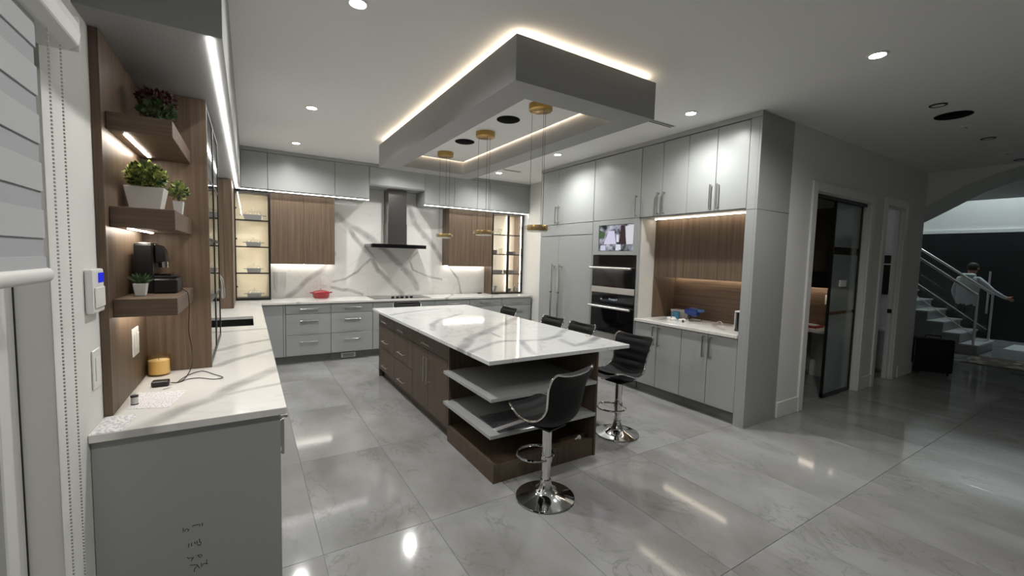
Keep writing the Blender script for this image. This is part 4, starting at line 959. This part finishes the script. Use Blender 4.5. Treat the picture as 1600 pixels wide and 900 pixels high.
spots = [((1.70, 2.235), 14, 'black chrome-edged bar stool turned to the open shelves of the island'),
         ((2.93, 2.77), 96, 'black chrome-edged bar stool beside the shelf corner on the seating side of the island'),
         ((2.95, 3.56), 90, 'second black bar stool from the open shelves on the seating side of the island'),
         ((2.95, 4.09), 90, 'third black bar stool from the open shelves on the seating side of the island'),
         ((2.95, 5.12), 90, 'black bar stool on the seating side of the island facing the refrigerator handles'),
         ((2.02, 6.02), 180, 'black bar stool between the cooktop and the far end of the island')]
for i, ((x, y), a, lb) in enumerate(spots):
    s = stool0 if i == 0 else copy_tree(stool0)
    s.location = (x, y, 0); s.rotation_euler.z = math.radians(a); s['label'] = lb

# ------------------------------------------------------------------ ceiling box with coves
bx0, bx1, by0, by1, bz0, bz1 = 1.438, 2.726, 2.33, 5.604, 2.735, 3.017
ox0, ox1, oy0, oy1 = 1.66, 2.50, 2.56, 5.335
t = thing('ceiling_box', 'grey floating ceiling box with glowing edges above the island', 'ceiling box', (2.08, 3.97, bz0))
gs = grid_slab([bx0, ox0, ox1, bx1], [by0, oy0, oy1, by1], {(i, j) for i in range(3) for j in range(3)} - {(1, 1)}, bz0, bz1)
gs.build('frame', BOXG, t, bevel=.001)
B(ox0+.02, ox1-.02, oy0+.02, oy1-.02, 2.90, 2.93).build('recess_panel', CEILM, t)
B(ox0+.001, ox1-.001, oy0+.001, oy1-.001, bz1-.03, bz1-.001).build('recess_top', CEILM, t)
B(bx0+.25, bx1-.25, by0+.25, by1-.25, bz1, ZC-.001).build('hanger', BLACK, t)
for a in ((ox1-.019, ox1-.004, oy0+.02, oy1-.02), (ox0+.004, ox0+.019, oy0+.02, oy1-.02)): B(a[0], a[1], a[2], a[3], 2.915, 2.922).build('led_strip', COVEI, t)
for a in ((ox0+.02, ox1-.02, oy1-.019, oy1-.004), (ox0+.02, ox1-.02, oy0+.004, oy0+.019)): B(a[0], a[1], a[2], a[3], 2.915, 2.922).build('led_strip', COVEI, t)
for a in ((bx0+.05, bx0+.062, by0+.05, by1-.05), (bx1-.062, bx1-.05, by0+.05, by1-.05), (bx0+.062, bx1-.062, by0+.05, by0+.062), (bx0+.062, bx1-.062, by1-.062, by1-.05)):
    B(a[0], a[1], a[2], a[3], bz1+.001, bz1+.008).build('led_strip', COVE, t)
# pendants
def make_pendant():
    t = thing('pendant_lamp', '', 'pendant lamp', (0, 0, 0), 'brass disc pendants over the island')
    MB().lathe([(0, 0), (.098, 0), (.098, -.045), (.092, -.05), (0, -.05)], (0, 0, 2.8995), 32).build('canopy', BRASS, t, smooth=True)
    for a in (0.3, 2.4, 4.5): MB().tube([(.07*math.cos(a), .07*math.sin(a), 2.85), (.07*math.cos(a), .07*math.sin(a), 1.905)], .0016, 5).build('cable', plain('black_cable', srgb(25, 25, 25), .5), t)
    MB().lathe([(0, 1.862), (.085, 1.862), (.088, 1.866), (.088, 1.902), (.085, 1.906), (0, 1.906)], (0, 0, 0), 36).build('brass_ring', BRASS, t, smooth=True)
    MB().lathe([(.089, 1.868), (.104, 1.868), (.106, 1.872), (.106, 1.896), (.104, 1.9), (.089, 1.9)], (0, 0, 0), 36).build('acrylic_rim', ACRYL, t, smooth=True)
    MB().lathe([(0, 1.852), (.08, 1.852), (.082, 1.861), (0, 1.861)], (0, 0, 0), 36).build('diffuser', plain('opal_diffuser', srgb(225, 222, 214), .4), t, smooth=True)
    return t
p0 = make_pendant()
for i, (y, lb) in enumerate(((2.97, 'brass disc pendant nearest the open shelf end of the island'), (3.94, 'middle brass disc pendant between the two ceiling speakers'), (4.98, 'brass disc pendant nearest the range hood'))):
    p = p0 if i == 0 else copy_tree(p0)
    p.location = (2.085, y, 0); p['label'] = lb
# speakers
SPK = plain('speaker_mesh', srgb(12, 12, 12), .9, spec=.1)
def speaker(x, y, z, r, label):
    t = thing('ceiling_speaker', label, 'speaker', (x, y, z))
    MB().lathe([(0, 0), (r, 0), (r, -.006), (r*.93, -.009), (0, -.009)], (x, y, z), 36).build('grille', SPK, t, smooth=True)
    MB().lathe([(r, 0), (r*1.03, 0), (r*1.03, -.004), (r, -.004)], (x, y, z), 36).build('rim', BLACK, t, smooth=True)
speaker(2.06, 3.45, 2.8995, .105, 'round black ceiling speaker in the box towards the open shelf end')
speaker(2.06, 4.38, 2.8995, .105, 'round black ceiling speaker in the box towards the range hood')
speaker(5.65, 1.31, ZC-.0005, .13, 'round black ceiling speaker in the hall ceiling')

# ------------------------------------------------------------------ downlights
def downlight(x, y, label, lit=True, group='lit recessed downlights'):
    t = thing('downlight', label, 'downlight', (x, y, ZC-.001), group)
    z = ZC-.001
    MB().lathe([(.045, 0), (.062, 0), (.06, -.006), (.047, -.008), (.045, 0)], (x, y, z), 28).build('trim_ring', TRIMW if lit else BLACK, t, smooth=True)
    MB().lathe([(0, -.002), (.044, -.002), (.044, -.004), (0, -.004)], (x, y, z), 24).build('lens', LENS if lit else WHITEP, t, smooth=True)
    if lit:
        l = bpy.data.lights.new('downlight_lamp', 'SPOT'); l.energy = DOWN_W*4; l.color = (1, .98, .955); l.spot_size = math.radians(160); l.spot_blend = .88; l.shadow_soft_size = .04
        lo = bpy.data.objects.new('downlight_lamp', l); COL.objects.link(lo); lo.parent = t; lo.location = (0, 0, -.012)
for x, y, lb in ((.56, 2.66, 'lit ceiling downlight above the near end of the left counter aisle'), (.56, 4.76, 'lit ceiling downlight beside the long edge of the ceiling box'), (.56, 6.38, 'lit ceiling downlight in front of the left upper cabinets'),
                 (2.15, 6.38, 'lit ceiling downlight hidden between ceiling box and range hood'), (.56, .55, 'added out-of-view ceiling downlight beside the patio window'), (3.66, 1.25, 'bright lone ceiling downlight near the hall'), (3.66, 2.69, 'lit ceiling downlight in front of the niche upper cabinets'),  # patio-side downlight is unseen, added to brighten the end panel and blind
                 (3.65, 4.76, 'lit ceiling downlight in front of the oven tower'), (3.65, 6.38, 'lit ceiling downlight in the corner by the right glass cabinet')):
    downlight(x, y, lb)
for x, lb in ((5.2, 'unlit black rimmed downlight next to the hall speaker'), (6.92, 'unlit black rimmed downlight in the middle of the hall'), (8.54, 'unlit black rimmed downlight near the stair')):
    downlight(x, 1.31, lb, False, 'unlit hall downlights')
for x, y0_, lb in ((6.17, 1.33, 'flat smoke detector on the hall ceiling between two unlit downlights'), (7.9, 1.33, 'flat smoke detector on the hall ceiling close to the stair')):
    t = thing('smoke_detector', lb, 'smoke detector', (x, y0_, ZC-.001))
    MB().lathe([(0, 0), (.06, 0), (.055, -.014), (0, -.016)], (x, y0_, ZC-.001), 24).build('cover', CEILM, t, smooth=True)
    B(x-.04, x+.04, y0_-.004, y0_+.004, ZC-.0195, ZC-.017).build('slot', DSTEEL, t)
def vent(x0, x1, y, label):
    t = thing('linear_vent', label, 'vent', ((x0+x1)/2, y, ZC-.001))
    B(x0, x1, y-.04, y+.04, ZC-.004, ZC-.0005).build('frame', TRIMW, t)
    for dy in (-.018, .018): B(x0+.01, x1-.01, y+dy-.01, y+dy+.01, ZC-.0055, ZC-.0042).build('slot', BLACK, t)
vent(3.50, 3.88, 3.06, 'two-slot linear air vent in the ceiling beside the box corner')
vent(3.55, 3.90, 6.09, 'two-slot linear air vent in the ceiling near the refrigerator')

# ------------------------------------------------------------------ office behind the glass door
d1 = struct(B(D1[0]+.013, D1[1]-.013, YH+.03, YH+.075, D1[2]-.05, D1[2]-.013).build('door_1', BLACK), 'black framed frosted glass sliding door')
m = MB(); lx0, lx1, ly = 5.95, 6.72, YH+.06
m.box(lx0, lx0+.016, ly, ly+.03, .012, D1[2]-.051); m.box(lx1-.03, lx1, ly, ly+.03, .012, D1[2]-.051); m.box(lx0, lx1, ly, ly+.03, .012, .05)
leaf = m.build('leaf_frame', BLACK, d1)
zz = [.05, 1.03, 1.07, 1.77, 1.86, D1[2]-.051]
for k in range(5): B(lx0+.016, lx1-.03, ly+.012, ly+.018, zz[k], zz[k+1]).build('pane', GLASS if k in (1, 3) else FROST, leaf)
B(lx0+.25, lx0+.42, ly-.004, ly+.011, 1.375, 1.455).build('pull_plate', WHITEP, leaf)
t = thing('office_desk', 'built-in desk with pale top seen through the open office door', 'desk', (6.8, 3.2, 0))
B(6.52, 7.115, 2.45, 4.5, .72, .75).build('top', QUARTZ, t); B(6.56, 7.115, 2.95, 4.5, .08, .719).build('drawer_unit', GREY, t); B(6.6, 7.115, 2.42, 2.449, 0, .75).build('side_panel', GREY, t)
B(6.62, 7.115, 2.95, 4.5, 0, .079).build('toe_kick', GREYD, t)
t = thing('office_cabinet', 'walnut office wall cabinet with a glowing strip below', 'cabinet', (6.95, 3.2, 1.3))
B(6.8, 7.115, 2.40, 4.5, 1.55, 2.42).build('carcass', WOODI, t); B(6.82, 7.115, 2.40, 4.5, 1.32, 1.549).build('shelf_box', BLACKP, t)
B(7.03, 7.045, 2.45, 4.4, 1.312, 1.3195).build('led_strip', STRIPW, t)
tag(B(7.105, 7.1195, 2.40, 4.5, .751, 1.319).build('office_backsplash', WOODH, origin=(7.11, 3.4, .751)), 'walnut panel behind the office desk', 'panel')
wall_plate('white outlet on the walnut panel in the office', 'x', -1, 7.1045, 2.72, 2.81, 1.07, 1.21, 1, 'outlet', 'wall_outlet')
t = thing('gift_box', 'flat red and white package on the office desk', 'package', (6.85, 2.88, .75))
B(6.72, 6.95, 2.74, 3.02, .751, .775).build('box', plain('red_wrap', srgb(150, 36, 34), .5), t, bevel=.003); B(6.76, 6.92, 2.78, 2.98, .7755, .79).build('ribbon', CERAM, t, bevel=.003)
MB().tube(smooth_path([(6.9, 2.80, .79), (6.93, 2.84, .84), (6.93, 2.92, .84), (6.9, 2.97, .79)]), .004, 6).build('handle', plain('red_cord', srgb(150, 40, 38), .5), t, smooth=True)
# small room behind the narrow door
d2 = struct(B(7.86, 7.93, YH+.03, YH+.07, .01, D2[2]-.015).build('door_2', TRIMW, bevel=.003), 'white pocket door slid open')
B(7.852, 7.86, YH+.025, YH+.075, .97, 1.03).build('door_pull', BLACKP, d2, bevel=.002)
t = thing('wash_stand', 'white topped vanity seen through the narrow doorway', 'vanity', (8.4, 3.0, 0))
B(8.2, 8.64, 2.40, 3.6, .66, .69).build('top', CERAM, t); B(8.24, 8.64, 2.42, 3.58, .06, .659).build('cabinet', GREY, t); B(8.28, 8.64, 2.42, 3.58, 0, .059).build('toe_kick', GREYD, t)
t = thing('wall_mirror', 'dark wall panel with a pale shelf line above the vanity', 'mirror', (8.6, 3.0, 1.2))
B(8.62, 8.645, 2.40, 3.4, 1.2, 1.82).build('panel', BLACKG, t); B(8.56, 8.619, 2.40, 3.4, 1.67, 1.69).build('ledge', CERAM, t)
tag(MB().lathe([(0, .001), (.03, .001), (.034, .1), (.012, .14), (.012, .2), (.03, .21), (0, .215)], (8.42, 2.62, .69), 16).build('soap_bottle', BLACKP, None, smooth=True, origin=(8.42, 2.62, .69)), 'dark soap bottle on the vanity in the small room', 'bottle')
def room_lamp(name, label, x, y, z, w_, col, strength):
    t = thing(name, label, 'ceiling lamp', (x, y, z))
    MB().lathe([(0, 0), (.11, 0), (.11, -.02), (.1, -.03), (0, -.03)], (x, y, z), 24).build('housing', TRIMW, t, smooth=True)
    MB().lathe([(0, -.031), (.095, -.031), (.09, -.045), (0, -.05)], (x, y, z), 24).build('diffuser', emit(name+'_glow', col, strength), t, smooth=True)
room_lamp('washroom_lamp', 'round ceiling lamp in the small room', 7.9, 3.6, ZC-.001, .1, (.88, .88, 1, 1), 26)
room_lamp('foyer_lamp', 'round ceiling lamp high in the foyer', 14.4, 2.2, 5.199, .1, (.80, .94, 1, 1), 820)

# ------------------------------------------------------------------ foyer: entrance door, stairs, rug, suitcase, person
d3 = struct(B(14.95, 15.0, -3, 4.99, .005, 2.52).build('door_3', plain('black_door', srgb(14, 15, 17), .45)), 'tall black entrance door wall')
m = MB(); m.tube([(14.88, 2.56, .6), (14.88, 2.56, 1.6)], .022, 10)
for z_ in (.7, 1.5): m.tube([(14.88, 2.56, z_), (14.95, 2.56, z_)], .012, 8)
m.build('door_handle', STEEL, d3, smooth=True)
struct(B(14.96, 15.0, -3, 4.99, 2.521, 2.60).build('trim_5', TRIMW), 'white ledge above the black entrance door')
st = thing('staircase', 'pale stone staircase with glass balustrade rising behind the hall wall', 'staircase', (12.4, 2.8, 0))
for k in range(9):
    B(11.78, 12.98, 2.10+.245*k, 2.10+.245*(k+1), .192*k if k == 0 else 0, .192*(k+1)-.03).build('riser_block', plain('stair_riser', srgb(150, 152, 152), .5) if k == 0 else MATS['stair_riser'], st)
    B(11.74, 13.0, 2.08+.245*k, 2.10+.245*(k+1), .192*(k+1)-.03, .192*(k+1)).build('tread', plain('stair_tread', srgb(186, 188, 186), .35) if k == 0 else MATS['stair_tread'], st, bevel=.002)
for X in (11.8, 12.94):
    m = MB(); m.tube([(X, 2.16, .192), (X, 2.16, 1.14)], .02, 10); m.tube([(X, 2.16, 1.14), (X, 3.0, 1.81), (X, 4.3, 2.83)], .024, 10)
    rl = m.build('handrail', STEEL, st, smooth=True)
    MB().prism([(X-.006, 2.2, .30), (X-.006, 4.2, 1.87), (X-.006, 4.2, 2.72), (X-.006, 2.2, 1.14)], (.012, 0, 0)).build('glass_panel', GLASS, rl)
    MB().tube([(X, 2.2, .40), (X, 4.2, 1.97)], .008, 8).build('lower_rail', STEEL, rl, smooth=True)
m_, nt, b_ = base_mat('patterned_rug_weave')
tc = nt.nodes.new('ShaderNodeTexCoord'); vo = nt.nodes.new('ShaderNodeTexVoronoi'); vo.inputs['Scale'].default_value = 7; nt.links.new(tc.outputs['Object'], vo.inputs['Vector'])
r = nt.nodes.new('ShaderNodeValToRGB'); r.color_ramp.elements[0].color = srgb(196, 184, 160); r.color_ramp.elements[1].color = srgb(70, 58, 50); r.color_ramp.elements[1].position = .5; nt.links.new(vo.outputs['Distance'], r.inputs[0]); nt.links.new(r.outputs[0], b_.inputs['Base Color']); b_.inputs['Roughness'].default_value = .95
t = thing('entry_rug', 'patterned brown rug on the foyer floor before the stairs', 'rug', (11.3, 1.2, 0))
B(10.72, 11.68, .0, 2.04, .0005, .011).build('pile', m_, t, bevel=.003)
m = MB(); m.box(10.66, 10.719, -.05, 2.09, .0005, .010); m.box(11.681, 11.73, -.05, 2.075, .0005, .010); m.build('border', plain('rug_border', srgb(62, 54, 48), .95), t)
tag(B(13.25, 14.3, .4, 2.0, .0005, .012).build('pale_floor_patch', plain('pale_patch_grey', srgb(178, 182, 184), .9, noise=.08), origin=(13.8, 1.2, 0), bevel=.003), 'pale grey patch on the floor in front of the black entrance door', 'mat')  # thin pale grey sheet laid on the floor before the entrance door
su = thing('suitcase', 'black upright suitcase standing at the end of the hall wall', 'suitcase', (0, 0, 0))
B(-.22, .22, -.13, .13, .04, .56).build('shell', LEATHER, su, bevel=.03, segs=3, smooth=True)
B(-.17, .17, -.15, -.131, .10, .34).build('pocket', LEATHER, su, bevel=.012, segs=2)
m = MB(); m.tube([(-.09, 0, .56), (-.085, 0, .6), (.085, 0, .6), (.09, 0, .56)], .012, 8); m.build('handle', BLACKP, su, smooth=True)
for sx in (-.17, .17):
    for sy in (-.09, .09): MB().lathe([(0, -.012), (.022, -.012), (.022, .012), (0, .012)], (sx, sy, .022), 14, 'x').build('wheel', BLACKP, su, smooth=True)
MB().tube([(-.222, -.1, .1), (-.222, -.1, .52)], .004, 6).build('zipper', DSTEEL, su)
su.location = (9.02, 2.08, 0); su.rotation_euler.z = math.radians(-62)

# person reaching for the entrance door
def person():
    J = {'pelvis': (0, 0, .95), 'belly': (0, 0, 1.10), 'chest': (.02, 0, 1.30), 'neck0': (.03, 0, 1.47), 'neck': (.05, 0, 1.53), 'head0': (.075, 0, 1.60), 'head1': (.085, 0, 1.69),
         'shR': (.02, -.19, 1.41), 'elR': (.16, -.34, 1.18), 'wrR': (.36, -.42, 1.05), 'palmR': (.43, -.44, 1.03), 'shL': (.01, .19, 1.41), 'elL': (-.02, .26, 1.13), 'wrL': (.08, .25, .90), 'palmL': (.11, .25, .83),
         'hipR': (0, -.10, .90), 'knR': (.10, -.11, .50), 'anR': (.04, -.11, .09), 'toeR': (.19, -.12, .03), 'hipL': (0, .10, .90), 'knL': (-.02, .11, .49), 'anL': (-.16, .11, .10), 'toeL': (-.02, .12, .03)}
    Rr = {'pelvis': .15, 'belly': .145, 'chest': .165, 'neck0': .09, 'neck': .055, 'head0': .085, 'head1': .092, 'shR': .075, 'elR': .055, 'wrR': .035, 'palmR': .033, 'shL': .075, 'elL': .055, 'wrL': .035, 'palmL': .033,
          'hipR': .105, 'knR': .068, 'anR': .045, 'toeR': .032, 'hipL': .105, 'knL': .068, 'anL': .045, 'toeL': .032}
    E = [('pelvis', 'belly'), ('belly', 'chest'), ('chest', 'neck0'), ('neck0', 'neck'), ('neck', 'head0'), ('head0', 'head1'), ('chest', 'shR'), ('shR', 'elR'), ('elR', 'wrR'), ('wrR', 'palmR'), ('chest', 'shL'), ('shL', 'elL'), ('elL', 'wrL'), ('wrL', 'palmL'),
         ('pelvis', 'hipR'), ('hipR', 'knR'), ('knR', 'anR'), ('anR', 'toeR'), ('pelvis', 'hipL'), ('hipL', 'knL'), ('knL', 'anL'), ('anL', 'toeL')]
    for h, dirv, across in (('R', Vector((.92, -.2, -.3)), Vector((.1, -.3, .9))), ('L', Vector((.3, 0, -.95)), Vector((.9, .1, .3)))):
        p = Vector(J['palm'+h])
        for k in range(4):
            b0 = p + across.normalized()*(.024-.016*k) + dirv.normalized()*.025; ln = (.06, .072, .066, .05)[k]
            J['f%s%d' % (h, k)] = tuple(b0); J['g%s%d' % (h, k)] = tuple(b0+dirv.normalized()*ln*.55+Vector((0, 0, -.006))); J['h%s%d' % (h, k)] = tuple(b0+dirv.normalized()*ln+Vector((0, 0, -.02)))
            for q in 'fgh': Rr['%s%s%d' % (q, h, k)] = .009
            E += [('palm'+h, 'f%s%d' % (h, k)), ('f%s%d' % (h, k), 'g%s%d' % (h, k)), ('g%s%d' % (h, k), 'h%s%d' % (h, k))]
        J['t'+h] = tuple(p + across.normalized()*.045 + dirv.normalized()*.01); J['u'+h] = tuple(p + across.normalized()*.06 + dirv.normalized()*.045); Rr['t'+h] = .011; Rr['u'+h] = .009
        E += [('palm'+h, 't'+h), ('t'+h, 'u'+h)]
    names = list(J); me = bpy.data.meshes.new('person_skeleton'); me.from_pydata([J[n] for n in names], [(names.index(a), names.index(b)) for a, b in E], [])
    o = bpy.data.objects.new('person_skeleton', me); COL.objects.link(o)
    md = o.modifiers.new('skin', 'SKIN'); sv = me.skin_vertices[0].data
    for i, n in enumerate(names): sv[i].radius = (Rr[n], Rr[n])
    sv[0].use_root = True
    o.modifiers.new('sub', 'SUBSURF').levels = 2
    dg = bpy.context.evaluated_depsgraph_get(); ev = bpy.data.meshes.new_from_object(o.evaluated_get(dg)); bpy.data.objects.remove(o)
    for q in (plain('jacket', srgb(196, 200, 202), .8), plain('trousers', srgb(34, 36, 42), .8), plain('skin', srgb(176, 130, 106), .6), plain('shoes', srgb(26, 26, 28), .5)): ev.materials.append(q)
    for f in ev.polygons:
        c = f.center; i = 0 if c.z > .86 and c.z < 1.51 else (1 if c.z < .9 else 2)
        if abs(c.y) > .22 and c.z < 1.0 and c.x > .05 and c.z > .6 and c.y > 0: i = 2
        if c.x > .375 and c.y < -.3: i = 2
        if c.z < .1: i = 3
        f.material_index = i; f.use_smooth = True
    t = thing('person', 'person in a light grey hooded jacket and dark trousers reaching for the black door', 'person', (0, 0, 0))
    ob = bpy.data.objects.new('body', ev); COL.objects.link(ob); ob.parent = t
    MB().lathe([(0, .118), (.05, .108), (.085, .07), (.1, .02), (.098, -.03), (.085, -.06), (.075, -.05), (.08, .0), (0, .05)], (.075, 0, 1.675), 20).build('hair', plain('dark_hair', srgb(30, 24, 22), .7), t, smooth=True)
    MB().lathe([(.07, -.03), (.12, -.02), (.125, .02), (.09, .05), (.065, .03)], (-.01, 0, 1.50), 18, sx=.9).build('hood', MATS['jacket'], t, smooth=True)
    for s in (-1, 1): MB().lathe([(0, 0), (.012, .002), (.014, .006), (0, .01)], (.172, s*.034, 1.66), 10, 'x').build('eye', CERAM, t, smooth=True)
    MB().lathe([(0, 0), (.016, .0), (.006, .03), (0, .032)], (.168, 0, 1.635), 8, 'x').build('nose', MATS['skin'], t, smooth=True)
    for s in (-1, 1): MB().lathe([(0, -.008), (.022, -.004), (.024, .006), (0, .008)], (.08, s*.1, 1.65), 10, 'y').build('ear', MATS['skin'], t, smooth=True)
    B(.165, .174, -.024, .024, 1.592, 1.60).build('mouth', plain('lips', srgb(140, 80, 72), .6), t, bevel=.002)
    return t
pe = person(); pe.location = (13.62, 2.66, 0); pe.rotation_euler.z = math.radians(-28)
